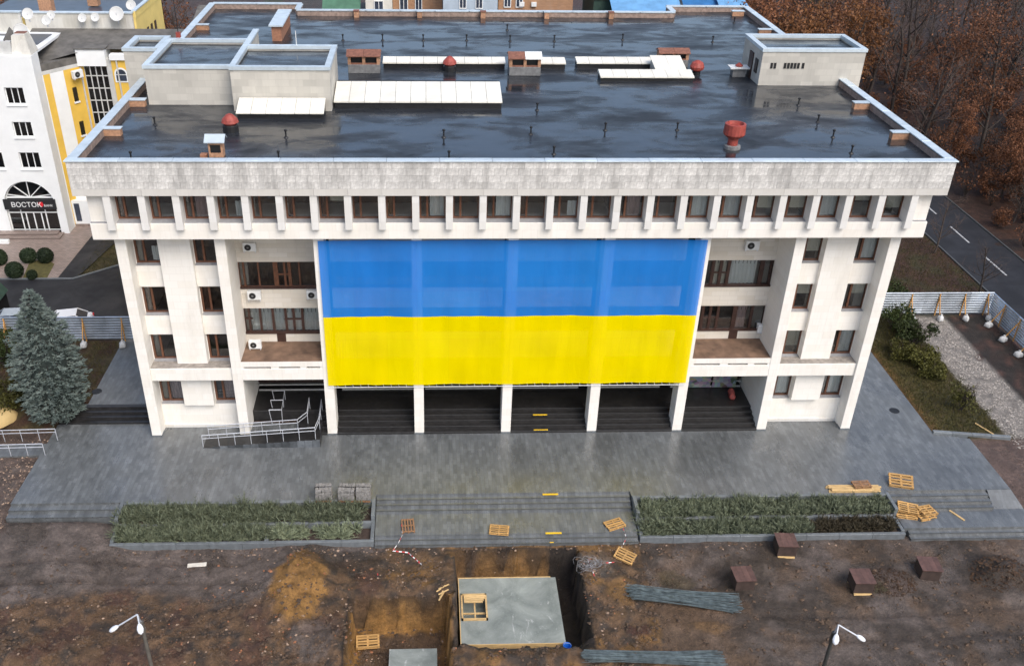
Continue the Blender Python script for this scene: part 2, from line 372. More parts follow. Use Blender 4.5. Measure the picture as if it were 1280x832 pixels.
def soil(x,y):
    n=fbm(x,y,.35,4,11); n2=fbm(x,y,1.3,4,17)
    def mixc(a,b,t): return tuple(p+(q-p)*t for p,q in zip(a,b))
    c=SOIL['grey']; d=.45
    if y<-9.5 or (y<-7.9 and x<-24.4) or (y<1 and x<-31.2) or (y<-1.3 and x>30):
        wx=x+.5*n2; wy=y+.5*n
        c=mixc(SOIL['grey'],SOIL['dark'],.55*ss(-.05,.4,n)+.25*ss(0,.4,n2))
        for yr in (-11.7,-13.3): c=mixc(c,SOIL['dark'],.45*ss(.28,.08,abs(y-yr-.35*math.sin(x*.22)))*ss(-15,-17,x))
        if x<-8:   # left: packed grey plateau, brown spoil towards the viewer
            lim=-14.6-1.0*math.sin(x*.35)+.9*ss(-16,-11,x)*4
            t=ss(lim+.5,lim-.5,wy)
            c=mixc(c,mixc(SOIL['brown'],SOIL['dark'],ss(-.1,.35,n2)),t)
            c=mixc(c,SOIL['redd'],.6*t*ss(.05,.4,fbm(x,y,.5,3,23)))
            d+=.25*(1-t)*ss(0,.4,n)
        elif x<7.5:
            c=mixc(SOIL['brown'],SOIL['dark'],ss(-.25,.3,n2+.4*n))
            c=mixc(c,SOIL['sand'],.55*ss(.0,.45,fbm(x,y,.6,3,29)))
        else:
            c=mixc(SOIL['dark'],SOIL['grey'],.75*ss(-.35,.35,n+.3*n2)); 
            c=mixc(c,SOIL['brown'],.45*ss(.0,.4,fbm(x,y,.4,3,31)))
            for yr in (-16.2,-17.9): c=mixc(c,SOIL['dark'],.5*ss(.3,.08,abs(y-yr-.3*math.sin(x*.25)))*ss(12,14,x))
            c=mixc(c,SOIL['brown'],.7*ss(13,9,x)*ss(-14,-16,y))
        def blob(cx,cy,rx,ry,col,a=1):
            nonlocal c
            dd=((wx-cx)/rx)**2+((wy-cy)/ry)**2
            c=mixc(c,SOIL[col],a*ss(1.15,.65,dd))
        blob(-12.8,-13.9,1.6,3.1,'sand'); blob(-12.6,-14.1,1.1,2.3,'clay',.7)
        blob(-10.6,-11.6,2.6,1.0,'drk',.7); blob(-7.5,-12.2,2.4,.6,'dark',.5)
        blob(-11.6,-18.0,1.3,1.6,'grey',.7)
        blob(4.6,-12.3,1.0,1.2,'gravel',.25)
        blob(21.4,-14.0,1.6,1.2,'litter',.35); blob(28.7,-13.6,2.1,1.6,'drk',.6); blob(20.6,-14.4,.6,.5,'lawn',.7)
        blob(9.3,-12.8,1.2,.7,'lawn2',.5); blob(10.5,-17.0,1.0,.5,'clay',.35); blob(6.3,-17.2,.7,.4,'redd',.9)
        if -4.6<x<3.7 and -18.7<y<-10.5:  # wet floor and trench beside the slab, pit shade mixed into their colour
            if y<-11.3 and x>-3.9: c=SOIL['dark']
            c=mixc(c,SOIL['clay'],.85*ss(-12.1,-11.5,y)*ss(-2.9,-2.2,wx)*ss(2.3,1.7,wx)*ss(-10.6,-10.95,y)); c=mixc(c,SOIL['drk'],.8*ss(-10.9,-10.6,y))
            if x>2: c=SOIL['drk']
        if -9.95<x<-4.1 and y<-14.6:  # muddy floor; shade of the pit and its dark rim line painted in
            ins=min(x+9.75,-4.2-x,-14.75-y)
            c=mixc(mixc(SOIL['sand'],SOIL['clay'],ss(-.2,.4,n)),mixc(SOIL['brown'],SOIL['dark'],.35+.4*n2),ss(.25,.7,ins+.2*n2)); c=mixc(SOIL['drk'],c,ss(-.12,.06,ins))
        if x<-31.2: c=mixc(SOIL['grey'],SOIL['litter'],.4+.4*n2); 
        if x>32 and y>-9: c=mixc(SOIL['redd'],SOIL['grey'],.5)
        d+=.7*ss(1.2,.3,((wx+27.0)/2.6)**2+((wy+13.1)/1.3)**2)+.35*ss(.15,.4,fbm(x,y,.3,3,61))
    elif x<-24:
        if y<12.4: c=mixc(SOIL['lawn2'],SOIL['litter'],ss(-.2,.35,n2+ (.3 if x<-34 else 0)))
        elif y<24 : c=SOIL['dark']
        elif -37<x<-33: c=mixc(SOIL['lawn'],SOIL['lawn2'],ss(-.3,.3,n2))
        else: c=mixc(SOIL['litter'],SOIL['dark'],ss(-.3,.3,n))
    elif x>29.5:
        e=.5*n2
        if x+e<35.3 and y<16.4:
            c=mixc(SOIL['lawn'],SOIL['lawn2'],ss(-.3,.35,n2)); c=mixc(c,SOIL['clay'],.5*ss(31.2,30.2,x+e))
        elif x+.3*n2<38.6 and y<16.4: c=SOIL['gravel']
        elif x<42.7 and y<16.6: c=mixc(SOIL['drk'],SOIL['redd'],ss(0,.6,n2))
        elif x<45: c=mixc(SOIL['litter'],SOIL['lawn'],ss(-.1,.35,n-.02*(y-20)))
        else: c=mixc(SOIL['litter'],SOIL['drk'],ss(-.25,.35,n+.5*n2))
    else: c=mixc(SOIL['dark'],SOIL['litter'],ss(-.3,.3,n))
    return c,d
def axis(segs):
    a=[]
    for (s,e,st) in segs:
        k=max(1,int(round((e-s)/st))); a+= [s+(e-s)*i/k for i in range(k)]
    return a+[segs[-1][1]]
xs=axis([(-600,-120,60),(-120,-48,6),(-48,-31,.5),(-31,33,.19),(33,46,.5),(46,130,4),(130,700,57)])
ys=axis([(-160,-60,20),(-60,-26,3),(-26,-22,.4),(-22,-9.6,.16),(-9.6,4,.45),(4,36,.8),(36,180,6),(180,900,72)])
nx,ny=len(xs),len(ys); vs=[];cols=[];dm=[]
for y in ys:
    for x in xs:
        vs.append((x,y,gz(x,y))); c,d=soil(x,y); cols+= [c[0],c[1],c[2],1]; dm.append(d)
fs=[(j*nx+i,j*nx+i+1,(j+1)*nx+i+1,(j+1)*nx+i) for j in range(ny-1) for i in range(nx-1)]
me=bpy.data.meshes.new('ground'); me.from_pydata(vs,[],fs); me.materials.append(M['soil'])
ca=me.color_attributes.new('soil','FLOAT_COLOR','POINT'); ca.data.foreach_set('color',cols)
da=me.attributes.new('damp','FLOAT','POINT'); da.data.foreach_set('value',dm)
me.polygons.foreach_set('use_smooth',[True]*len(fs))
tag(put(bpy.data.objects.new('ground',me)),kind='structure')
def sheet(name,mat,poly,z,thick=.2):
    return tag(MB().prism(poly,z-thick,z).build(name,mat),kind='structure')
# ---- roads, drives, paths
sheet('road',M['asphalt'],[(44.9,-160),(51.4,-160),(51.4,400),(44.9,400)],.0,.3)
rd=bpy.data.objects['road']
for k in range(22):
    y=-19.4+k*7.25
    bx('lane_dash',M['road_paint'],rd,48.2,48.38,y,y+4.0,-.05,.004)
for x in (44.75,51.4): 
    tag(MB().box(x,x+.15,-160,400,-.3,.10).build('kerb',M['nosing']),kind='structure')
sheet('driveway',M['asphalt'],[(-90,12.6),(-24.5,12.6),(-24.5,26.6),(-33.0,25.9),(-36.6,22.9),(-90,22.9)],.62,.4)
sheet('footpath',M['asphalt'],[(-38.0,22.9),(-36.4,22.9),(-34.6,33),(-37.6,33)],.63,.3)
sheet('forecourt',M['pavers'],[(-90,22.9),(-38.0,22.9),(-37.6,33),(-36,40),(-90,40)],.64,.3)
kb=MB()
for a,b in (((-36.6,22.9),(-33.0,25.9)),((-33,25.9),(-24.5,26.6)),((-90,22.9),(-36.6,22.9))):
    a=Vector(a+(0,));b=Vector(b+(0,)); d=(b-a).normalized(); n=Vector((-d.y,d.x,0))*.08
    kb.prism([(a-n).to_2d()[:],(b-n).to_2d()[:],(b+n).to_2d()[:],(a+n).to_2d()[:]],.3,.72)
tag(kb.build('kerb',M['granite_grey']),kind='structure')
# ---- plaza
sheet('plaza_paving',M['paving'],[(-31.4,-7.0),(-8.72,-7.0),(-8.72,-6.55),(7.55,-6.55),(7.55,-7.0),(24.2,-7.0),(24.2,-6.8),
      (32.4,-6.8),(32.4,-1.25),(30.1,-.55),(30.1,16.2),(24.2,16.2),(24.2,1.5),(-31.2,1.5)],0,.85)
sheet('side_path',M['paving'],[(-29.5,3.1),(-24.2,3.1),(-24.2,12.3),(-29.4,12.3)],.605,.4)
def stairs(name,x0,x1,y0,z0,n,tread,riser,mat,up=False,bottom=-1.6,skew=0):
    r=tag(empty(name,(0,0,0)),kind='structure')
    for i in range(n):
        if up: y=y0+i*tread; z=z0+riser*(i+1); q=(y,y0+n*tread)
        else:  z=z0-riser*(i+1); q=(y0-tread*(i+1),y0-tread*i)
        MB().box(x0+.002*i,x1-.002*i,q[0],q[1]+(0 if up else -.001),bottom+.01*i,z).build('step',mat,r)
        # nosing strip proud of the tread
        MB().box(x0+.003,x1-.003,q[0]-.012,q[0]+.05,z-.025,z+.004).build('nosing',M['nosing'] if mat!=M['granite_black'] else mat,r)
    return r
stairs('side_steps',-31.4,-24.62,-7.0,0,2,.52,.15,M['paving'])
fs_=stairs('front_steps',-8.68,7.5,-6.55,0,3,.36,.15,M['paving'])
bx('landing',M['paving'],fs_,-8.68,7.5,-9.72,-7.63,-1.6,-.6)
st2=stairs('lower_steps',-8.68,7.5,-9.72,-.6,2,.30,.15,M['paving'])
M['yellow']=simple('yellow_tactile_strip',(.75,.47,.02),.6,.15,3)
for (px,py,z) in ((688,617.5,0),(692,666,-.6)):
    p=pix(px,py,2,z); bx('yellow_strip',M['yellow'],fs_,p.x-.5,p.x+.5,p.y-.05,p.y+.09,z-.02,z+.006)
p=pix(690,679.5,2,-.9); bx('yellow_strip',M['yellow'],fs_,p.x-.12,p.x+.12,-10.28,-10.2,-.92,-.894)
rs=stairs('right_steps',24.25,30.8,-6.8,0,3,.42,.15,M['paving'])
bx('landing',M['paving'],rs,24.25,32.9,-9.75,-8.06,-1.6,-.6); MB().add([(30.82,-6.82,-.01),(32.4,-6.82,-.01),(32.8,-8.05,-.605),(30.82,-8.05,-.605),(30.82,-8.05,-1.5),(32.8,-8.05,-1.5),(32.4,-6.82,-1.5)],[(3,2,1,0),(1,2,5,6)]).build('paved_slope',M['paving'],rs)
stairs('right_lower_steps',24.5,33.2,-9.76,-.6,2,.32,.16,M['paving'])
stairs('dark_side_steps',-31.1,-24.75,1.5,0,4,.42,.15,M['granite_black'],True,-.5)
# ---- flower beds
def planter(x0,x1,label):
    r=thing('planter',label,'planter',(x0,-10.2,-1.1))
    def b(name,mat,a0,a1,b0,b1,c0,c1): 
        return MB().box(a0-x0,a1-x0,b0+10.2,b1+10.2,c0+1.1,c1+1.1).build(name,mat,r,bevel=.012)
    t=.22; gg=M['granite_grey']
    n=8; L=(x1-x0)/n
    for i in range(n):
        b('front_wall',gg,x0+i*L+.006,x0+(i+1)*L-.006,-10.2,-10.2+t,-1.5,-.66)
        b('middle_wall',gg,x0+t+i*(x1-x0-2*t)/n+.006,x0+t+(i+1)*(x1-x0-2*t)/n-.006,-8.75,-8.75+t,-1.3,-.42)
        b('back_wall',gg,x0+t+i*(x1-x0-2*t)/n+.006,x0+t+(i+1)*(x1-x0-2*t)/n-.006,-7.24,-7.01,-1.3,.03)
    for xa in (x0,x1-t):
        b('side_wall',gg,xa,xa+t,-10.2+t+.004,-8.75+.1,-1.5,-.58); b('side_wall',gg,xa,xa+t,-8.64,-7.01,-1.5,.06)
    b('soil_bed',M['soilbed'],x0+t,x1-t,-8.53,-7.24,-1.2,-.52); b('soil_bed',M['soilbed'],x0+t,x1-t,-9.98,-8.75,-1.2,-.86)
    return r
M['soilbed']=simple('bed_soil',(.05,.033,.025),.9,.4,4,.03)
PL=planter(-24.6,-8.72,'long stepped granite planter beside the stacks of cobbles')
PR=planter(7.58,24.2,'long stepped granite planter beside the bundle of pale timber')
bx('dividing_wall',M['granite_grey'],PL,-15.35+24.6,-15.1+24.6,.225,1.44,-.3,.5,bevel=.01)
def junipers(name,x0,x1,y0,y1,z,h,n,mat,label,seed,gap=None):
    """creeping plants: sprays radiating from many root points, uneven in size"""
    q=random.Random(seed); m_=MB(); step=.5; k=int((x1-x0)/step); rows=max(2,int((y1-y0)/.42)); per=max(8,int(n/(k*rows)*1.15))
    for a_ in range(k):
        for b_ in range(rows):
            cx=x0+(a_+.5+q.uniform(-.45,.45))*step; cy=y0+(b_+.5+q.uniform(-.45,.45))*(y1-y0)/rows
            v=fbm(cx,cy,.8,3,seed)+q.uniform(-.35,.35)
            if v<-.62: continue
            sc=max(.45,.95+.6*v); c0=Vector((cx,cy,z+q.uniform(.02,.12)))
            for _ in range(per):
                a=q.uniform(0,6.28); el=q.uniform(.15,1.35)**1.1; L=h*sc*q.uniform(.55,1.25)
                d=Vector((math.cos(a)*math.cos(el),math.sin(a)*math.cos(el),math.sin(el)*.9)).normalized()
                p=c0+d*L*q.uniform(.1,.45); 
                if p.y+d.y*L<y0-.15 or p.y+d.y*L>y1+.12: continue
                s_=d.orthogonal().normalized(); s_.rotate(Matrix.Rotation(q.uniform(0,6.28),3,d)); wd=q.uniform(.018,.04); u=d.cross(s_)
                m_.add([p-s_*wd,p+s_*wd,p+d*L],[(0,1,2)]); m_.add([p-u*wd,p+u*wd,p+d*L*.95],[(0,1,2)])
                for t in (.3,.5,.7):
                    b=p+d*L*t
                    for sg in (-1,1):
                        e=(d*.75+s_*sg*.75+Vector((0,0,q.uniform(-.1,.25)))).normalized(); m_.add([b-u*wd*.7,b+u*wd*.7,b+e*L*.36],[(0,1,2)])
    return tag(m_.build(name,mat),label,'shrubs',kind='stuff')
junipers('juniper_bed',-24.4,-8.95,-8.66,-7.2,-.52,.62,5500,M['needle_jun'],'spreading green junipers in the upper bed of the planter by the cobbles',1)
junipers('juniper_bed',-24.4,-15.3,-9.98,-8.7,-.86,.72,3000,M['needle_jun'],'spreading green junipers in the lower bed left of the dividing kerb',2)
junipers('juniper_bed',-14.7,-9.6,-9.9,-8.85,-.86,.58,1300,M['needle_jun'],'smaller juniper patch with bare soil round it in the lower bed',3)
junipers('juniper_bed',7.8,24.0,-8.66,-7.2,-.52,.6,5500,M['needle_jun'],'spreading green junipers in the upper bed of the planter by the timber',4)
junipers('juniper_bed',7.8,18.6,-9.98,-8.78,-.86,.62,3400,M['needle_jun'],'spreading green junipers in the lower bed beside the steps',5)
junipers('juniper_bed',18.2,23.9,-9.95,-8.8,-.86,.5,1500,M['needle_dry'],'withered brown junipers at the end of the lower bed',6)
# ------------------------------------------------------------------ the civic building
B=thing('civic_building','wide white stone civic building with flat wet roof and overhanging top storey','building')
st,ssd=M['stone'],M['stone_side']
def b(name,mat,*a,bevel=0,p=None): return MB().box(*a).build(name,mat,p or B,bevel=bevel)
ZO=14.95
# piers
for i in range(9):
    x=-24+6*i; 
    dep={0:1.5,8:1.5,1:6.4,7:6.4}.get(i,1.25)
    m_=MB().box(x-.33,x+.33,0,dep,0,ZO+.3)
    if i in (0,8): m_=MB().xprism([(0,0),(1.5,0),(1.5,ZO+.3),(0,ZO+.3)],x-.33,x+.33)
    o=m_.build('pier',[st],B,bevel=.015)
    b('pier_base',M['granite_grey'],x-.36,x+.36,-.035,.6,-.05,.10)
# windows -----------------------------------------------------------
def win_mesh(wd,ht,cols,fw=.07,tr=None,wood='wood_frame'):
    """frame in the xz plane, origin bottom centre, cols = list of (left,right,sash) fractions"""
    f=MB(); h=wd/2; d0,d1=-.05,.05
    f.box(-h,-h+fw,d0,d1,0,ht).box(h-fw,h,d0,d1,0,ht).box(-h+fw,h-fw,d0,d1,0,fw+.03).box(-h+fw,h-fw,d0,d1,ht-fw,ht)
    for (u,t) in cols: x=-h+u*wd; f.box(x-t/2,x+t/2,d0-.012,d1,fw+.03,ht-fw)
    if tr:
        for (u0,u1,vv,t) in tr: f.box(-h+u0*wd,-h+u1*wd,d0-.008,d1-.004,vv*ht-t/2,vv*ht+t/2)
    return f.mesh('window',M[wood])
pane_cache={}
def pane_mesh(wd,ht,g='glass'):
    k=(round(wd,2),round(ht,2),g)
    if k not in pane_cache:
        pane_cache[k]=MB().box(-wd/2+.05,wd/2-.05,.0,.012,.06,ht-.05).mesh('pane',M[g])
    return pane_cache[k]
def curtain_mesh(wd,ht,x0,x1,z0,z1,mat,amp=.03):
    c=MB(); n=max(6,int((x1-x0)*wd*14)); 
    for k in range(n):
        xa=-wd/2+wd*(x0+(x1-x0)*k/n); xb=-wd/2+wd*(x0+(x1-x0)*(k+1)/n)
        ya=.16+amp*math.sin(k*1.7); yb=.16+amp*math.sin((k+1)*1.7)
        c.quad((xa,ya,z0*ht),(xb,yb,z0*ht),(xb,yb,z1*ht),(xa,ya,z1*ht))
    return c.mesh('curtain',M[mat])
WF=win_mesh(1.6,1.98,[(.36,.13),(.06,.06)]); WF2=win_mesh(1.6,1.85,[(.36,.13),(.06,.06)])
FF=win_mesh(1.58,1.66,[(.30,.12),(.05,.05)])
SILL_W=MB().xprism([(-.06,.0),(-.36,-.035),(-.36,-.06),(-.06,-.06)],-.8,.8).mesh('sill',M['sill'])
SILL_F=MB().xprism([(-.06,.0),(-.62,-.05),(-.62,-.08),(-.06,-.08)],-.788,.788).mesh('sill',M['sill'])
CUR=[None,curtain_mesh(1.6,1.9,.42,.98,.55,1,'blind',0),curtain_mesh(1.6,1.9,.40,.98,.05,1,'curtain'),curtain_mesh(1.6,1.9,.40,.9,.05,.98,'curtain_pink'),
     curtain_mesh(1.6,1.9,.10,.34,.05,.98,'wood_frame'),curtain_mesh(1.6,1.9,.42,.98,.3,.95,'blind',0),curtain_mesh(1.6,1.9,.62,.98,.05,.55,'curtain')]
q=random.Random(5)
def window(me,loc,wd,ht,sill=None,cur=(),g='glass'):
    o=inst('window',me,B,loc); inst('pane',pane_mesh(wd,ht,g),o,(0,.02,0))
    if sill: inst('sill',sill,o,(0,0,0))
    for c in cur:
        if c: inst('curtain',c,o)
    return o
rows=[(12.5,0),(8.95,0),(5.45,0),(2.05,1)]
# what hangs in each window as in the photograph: (side, column, row) -> curtains
spec={(-1,0,0):[6],(-1,1,1):[4],(-1,0,1):[4],(-1,0,3):[3],(-1,1,3):[3],(1,0,0):[2],(1,1,0):[5],(1,0,1):[1],(1,1,1):[1],(1,0,2):[2],(1,1,2):[5],(1,0,3):[2],(1,1,3):[2]}
for sx in (-1,1):
    for ci,(xa,xb) in enumerate(((22.0,23.67),(18.33,20.0))):
        for ri,(z,low) in enumerate(rows):
            window(WF2 if low else WF,(sx*(xa+xb)/2,1.42,z),1.6,1.85 if low else 1.98,SILL_W,[CUR[k] for k in spec.get((sx,ci,ri),[])])
        X0,X1=sorted((sx*xa,sx*xb))
        for z0,z1 in ((3.9,5.44),(7.43,8.94),(10.93,12.49),(14.48,ZO+.3)): b('spandrel',st,X0,X1,1.1,1.5,z0,z1-.06)
        for z,low in rows:   # jambs beside the frames
            h=1.85 if low else 1.98
            b('reveal',st,X0,X0+.036,1.3,1.5,z-.06,z+h); b('reveal',st,X1-.036,X1,1.3,1.5,z-.06,z+h)
    X0,X1=sorted((sx*18.33,sx*23.67))
    b('plinth_wall',st,X0,X1,1.1,1.5,0,1.99,bevel=.01)
    b('plinth_course',M['stone_band'],X0,X1,1.04,1.1,0,.22)
    b('belt_course',st,X0,X1,.14,1.1,4.42,5.36,bevel=.015); b('belt_ledge',M['dirty_ledge'] if 'dirty_ledge' in M else M['sill'],X0+.01,X1-.01,.2,1.09,5.36,5.385)
    P0,P1=sorted((sx*20.0,sx*22.0))
    b('pilaster',st,P0,P1,.75,1.5,2.02,4.42,bevel=.01); b('pilaster',st,P0,P1,.75,1.5,5.386,ZO+.3,bevel=.01)
    # wing side wall and inner rooms
    xo=sorted((sx*24.33,sx*23.7)); b('side_wall',ssd,xo[0],xo[1],1.5,41.8,0,17.7)
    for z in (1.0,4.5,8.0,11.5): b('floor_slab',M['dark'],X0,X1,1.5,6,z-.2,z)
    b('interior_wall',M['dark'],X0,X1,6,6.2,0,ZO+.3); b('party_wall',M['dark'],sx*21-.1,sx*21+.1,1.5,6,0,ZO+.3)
# overhanging top storey
b('overhang_band',st,-25.35,25.35,-.60,2.6,ZO,16.0,bevel=.02)
b('overhang_lintel',st,-25.35,25.35,-.55,2.6,17.70,17.86)
for i in range(25):
    x=-24+2*i
    MB().xprism([(-.93,15.70),(-.6,15.63),(.15,15.63),(.15,17.86),(-.93,17.86)],x-.21,x+.21).build('fin',M['stone_fin'] if 'stone_fin' in M else st,B)
fcur={0:[4],1:[],2:[3],3:[6],4:[],5:[4],6:[1,4],7:[],8:[4],9:[2],10:[],11:[2],12:[4],13:[6],14:[],15:[3],16:[],17:[2],18:[2],19:[5],20:[5],21:[2],22:[1],23:[5]}
for i in range(24):
    window(FF,(-23+2*i,.05,16.05),1.58,1.66,SILL_F,[CUR[k] for k in fcur.get(i,[4] if q.random()<.3 else [])])
for sx in (-1,1):
    X0,X1=sorted((sx*24.2,sx*25.3)); b('end_panel',st,X0,X1,-.42,1.5,16.0,17.7); b('end_ledge',M['sill'],X0,X1,-.56,-.42,16.0,16.06)
    X0,X1=sorted((sx*25.35,sx*24.9)); b('side_wall',ssd,X0,X1,2.6,41.8,ZO,17.86)
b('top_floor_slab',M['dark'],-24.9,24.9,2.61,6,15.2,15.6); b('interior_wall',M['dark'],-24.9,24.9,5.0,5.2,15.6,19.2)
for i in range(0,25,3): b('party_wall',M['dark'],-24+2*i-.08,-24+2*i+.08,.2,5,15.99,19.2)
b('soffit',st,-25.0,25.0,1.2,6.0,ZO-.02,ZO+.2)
# cornice: core and individual stone tiles
b('cornice_core',M['stone_band'],-25.76,25.76,-.89,-.53,17.862,19.94); b('roof_edge_slab',M['dark'],-25.76,25.76,-.52,1.2,17.862,19.15)
ntile=36; tw=51.74/ntile
tm=MB().box(.006,tw-.006,0,.095,.006,.512).mesh('cornice_tile',M['stone_cornice'])
bm_=MB().box(.006,51.74/26-.006,0,.095,.006,.43).mesh('cornice_block',M['stone_band'])
for k in range(26): inst('cornice_block',bm_,B,(-25.87+k*51.74/26,-.985,17.87))
ZT=18.30; nt_=74; tw=51.74/nt_
tms=[MB().box(.005,tw-.005,-dy,.095,.005,.41-.005).mesh('cornice_tile',M['stone_cornice']) for dy in (0,.006,.012)]
for r_ in range(4):
    for k in range(nt_):
        off=(r_%2)*tw*.5
        x=-25.87+k*tw+off
        if x+tw>25.88: continue
        if off and k==0:
            for xh in (-25.87,25.87-tw*.5): MB().box(.005,tw*.5-.005,0,.095,.005,.405).build('cornice_tile',M['stone_cornice'],B).location=(xh,-.985,ZT+r_*.4105)
        inst('cornice_tile',tms[q.randrange(3)],B,(x,-.985,ZT+r_*.4105))
for sx in (-1,1):
    x0,x1=sorted((sx*25.86,sx*25.5))
    b('parapet',M['stone_side'],x0,x1,1.2,42.3,17.87,19.92)
    x0,x1=sorted((sx*25.5,sx*25.38)); b('parapet_lining',M['brick_par'],x0,x1,-.5,42.2,19.4,19.88)
for sx in (-1,1):
    for k in range(14):
        y0=-.5+k*43.0/14; x0,x1=sorted((sx*25.93,sx*25.34))
        b('parapet_cap',M['cap'],x0,x1,y0+.01,y0+43.0/14-.01,19.945,20.02+.004*(k%2),bevel=.012)
for k in range(17):
    x0=-25.96+k*51.92/17; b('parapet_cap',M['cap'],x0+.01,x0+51.92/17-.01,-1.07,-.52,19.947,20.022+.005*(k%2),bevel=.012)
b('parapet_lining',M['brick_par'],-25.36,25.36,-.52,-.40,19.4,19.93)
# back parapets step inwards in the middle
for (xa,xb,y) in ((-25.5,-17.3,42.2),(-17.3,18.0,39.4),(18.0,25.5,42.2)):
    b('parapet',M['brick_par'],xa,xb,y,y+.4,19.2,19.93); n=max(2,int((xb-xa)/3))
    for k in range(n): b('parapet_cap',M['cap'],xa+(xb-xa)*k/n+.01-.1,xa+(xb-xa)*(k+1)/n-.01+.1*(k==n-1),y-.06,y+.5,19.945,20.03+.004*(k%2))
for xa in (-17.3,18.0):
    b('parapet',M['brick_par'],xa-.2,xa+.2,39.85,42.15,19.2,19.92); b('parapet_cap',M['cap'],xa-.27,xa+.27,39.95,42.1,19.95,20.045)
b('back_wall',st,-25.3,25.3,41.6,42.1,0,19.2)
b('roof_deck',M['roof'],-25.45,25.45,-.45,42.25,19.2,19.5)
for (x,y) in ((-24.9,5.1),(-24.9,11.2),(-24.9,33.6),(24.85,4.6),(24.85,11.0),(24.7,33.0),(24.4,40.6),):
    s=-1 if x<0 else 1
    b('overflow_block',M['brick_lt'],x-.55,x+.55,y-.22,y+.22,19.5,19.93); b('block_cap',M['cap'],x-.6,x+.6,y-.27,y+.27,19.93,19.98)
for i,x in enumerate((-11.8,-5.95,-.05,5.9,11.95)):
    b('overflow_block',M['brick_lt'],x-.22,x+.22,38.75,39.39,19.5,20.05); b('block_cap',M['cap'] if i%2 else M['rust_brown'],x-.27,x+.27,38.7,39.33,20.06,20.12)
for x in (-11.5,-6.05,.05,6.15,18.4): b('scupper',M['rust_red'],x-.28,x+.28,-.38,.12,19.5,19.78,bevel=.03)
# penthouses
def house(x0,x1,y0,y1,z1,z0=19.4,rim=.32,open_right=False,extra=()):
    t=.28
    b('penthouse_wall',M['stone_pent'],x0,x1,y0,y0+t,z0,z1); b('penthouse_wall',M['stone_pent'],x0,x1,y1-t,y1,z0,z1)
    b('penthouse_wall',M['stone_pent_x'],x0,x0+t,y0+t,y1-t,z0,z1)
    if not open_right: b('penthouse_wall',M['stone_pent_x'],x1-t,x1,y0+t,y1-t,z0,z1)
    b('penthouse_roof',M['roof'],x0+.05,x1-.05,y0+.05,y1-.05,z1-rim-.2,z1-rim)
    e=.07
    b('roof_edge_cap',M['cap'],x0-e,x1+e,y0-e,y0+t+.05,z1-.20,z1+.03); b('roof_edge_cap',M['cap'],x0-e,x1+e,y1-t-.05,y1+e,z1-.2,z1+.032)
    b('roof_edge_cap',M['cap'],x0-e,x0+t+.05,y0+t+.051,y1-t-.051,z1-.2,z1+.034)
    if not open_right: b('roof_edge_cap',M['cap'],x1-t-.05,x1+e,y0+t+.051,y1-t-.051,z1-.2,z1+.034)
house(-24.2,-18.25,11.46,19.0,22.13,open_right=True); house(-18.22,-11.7,10.1,16.0,22.42)
b('penthouse_wall',M['stone_pent_x'],-18.3,-18.0,16.02,21.2,19.4,22.2); b('roof_edge_cap',M['cap'],-18.37,-17.93,16.08,21.3,22.2,22.34)
house(-26.8,-24.3,16.2,19.85,22.1,z0=2.0); house(19.3,26.95,16.7,21.3,22.15,z0=19.4)
b('stair_tower',M['stone_pent'],25.95,26.9,16.75,21.25,1,19.38)
for (x,n) in ((20.0,2),(21.0,5),(22.35,1)):
    for k in range(n): b('wall_slot',M['black'],x+k*.25,x+k*.25+.17,16.66,16.72,20.75,21.15)
b('door',M['wood_dark'],19.22,19.3,18.6,19.5,19.5,21.4); b('wall_opening',M['black'],19.22,19.3,17.4,18.0,20.2,21.2)
# loggias ------------------------------------------------------------
YB=2.7
floor_m=M['loggia_floor']
for sx in (-1,1):
    X0,X1=sorted((sx*12.33,sx*17.67)); 
    b('loggia_beam',st,X0,X1,.02,.45,4.5,5.36,bevel=.012)
    for (u,v_) in ((0,.03),(.36,.46),(.72,.80),(.97,1)): b('spacer',st,X0+u*(X1-X0),X0+v_*(X1-X0),.05,.4,5.36,5.52)
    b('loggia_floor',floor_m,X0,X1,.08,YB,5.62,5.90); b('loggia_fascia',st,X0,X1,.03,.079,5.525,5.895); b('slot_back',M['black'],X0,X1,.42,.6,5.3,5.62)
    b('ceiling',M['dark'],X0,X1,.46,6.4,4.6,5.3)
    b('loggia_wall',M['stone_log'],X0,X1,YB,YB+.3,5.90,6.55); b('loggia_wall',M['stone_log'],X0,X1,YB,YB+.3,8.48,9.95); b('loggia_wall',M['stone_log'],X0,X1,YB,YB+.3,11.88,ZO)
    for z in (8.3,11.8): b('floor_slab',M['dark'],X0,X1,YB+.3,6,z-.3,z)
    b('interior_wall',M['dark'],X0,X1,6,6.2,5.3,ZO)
    for z in (6.55,9.95): b('sill_board',M['wood_dark'],X0,X1,YB-.08,YB+.12,z,z+.12)
LW=5.3
Lw1=win_mesh(LW,1.9,[(.06,.12),(.2,.14),(.36,.16),(.52,.16),(.62,.16),(.73,.16)],.06,[(.0,.1,.55,.09),(.5,.73,.52,.09)],'wood_dark')
Lw2=win_mesh(LW,1.9,[(.06,.12),(.24,.1),(.45,.3),(.56,.14),(.62,.2),(.74,.1)],.06,[(.44,.64,.5,.1)],'wood_frame')
Lw3=win_mesh(LW,1.9,[(.08,.2),(.24,.22),(.34,.2),(.44,.2),(.86,.3),(.97,.1)],.06,[(.2,.44,.5,.1)],'wood_dark')
Lw4=win_mesh(LW,1.9,[(.2,.2),(.3,.18),(.4,.18),(.62,.3),(.84,.2)],.06,[(.2,.42,.5,.1)],'wood_dark')
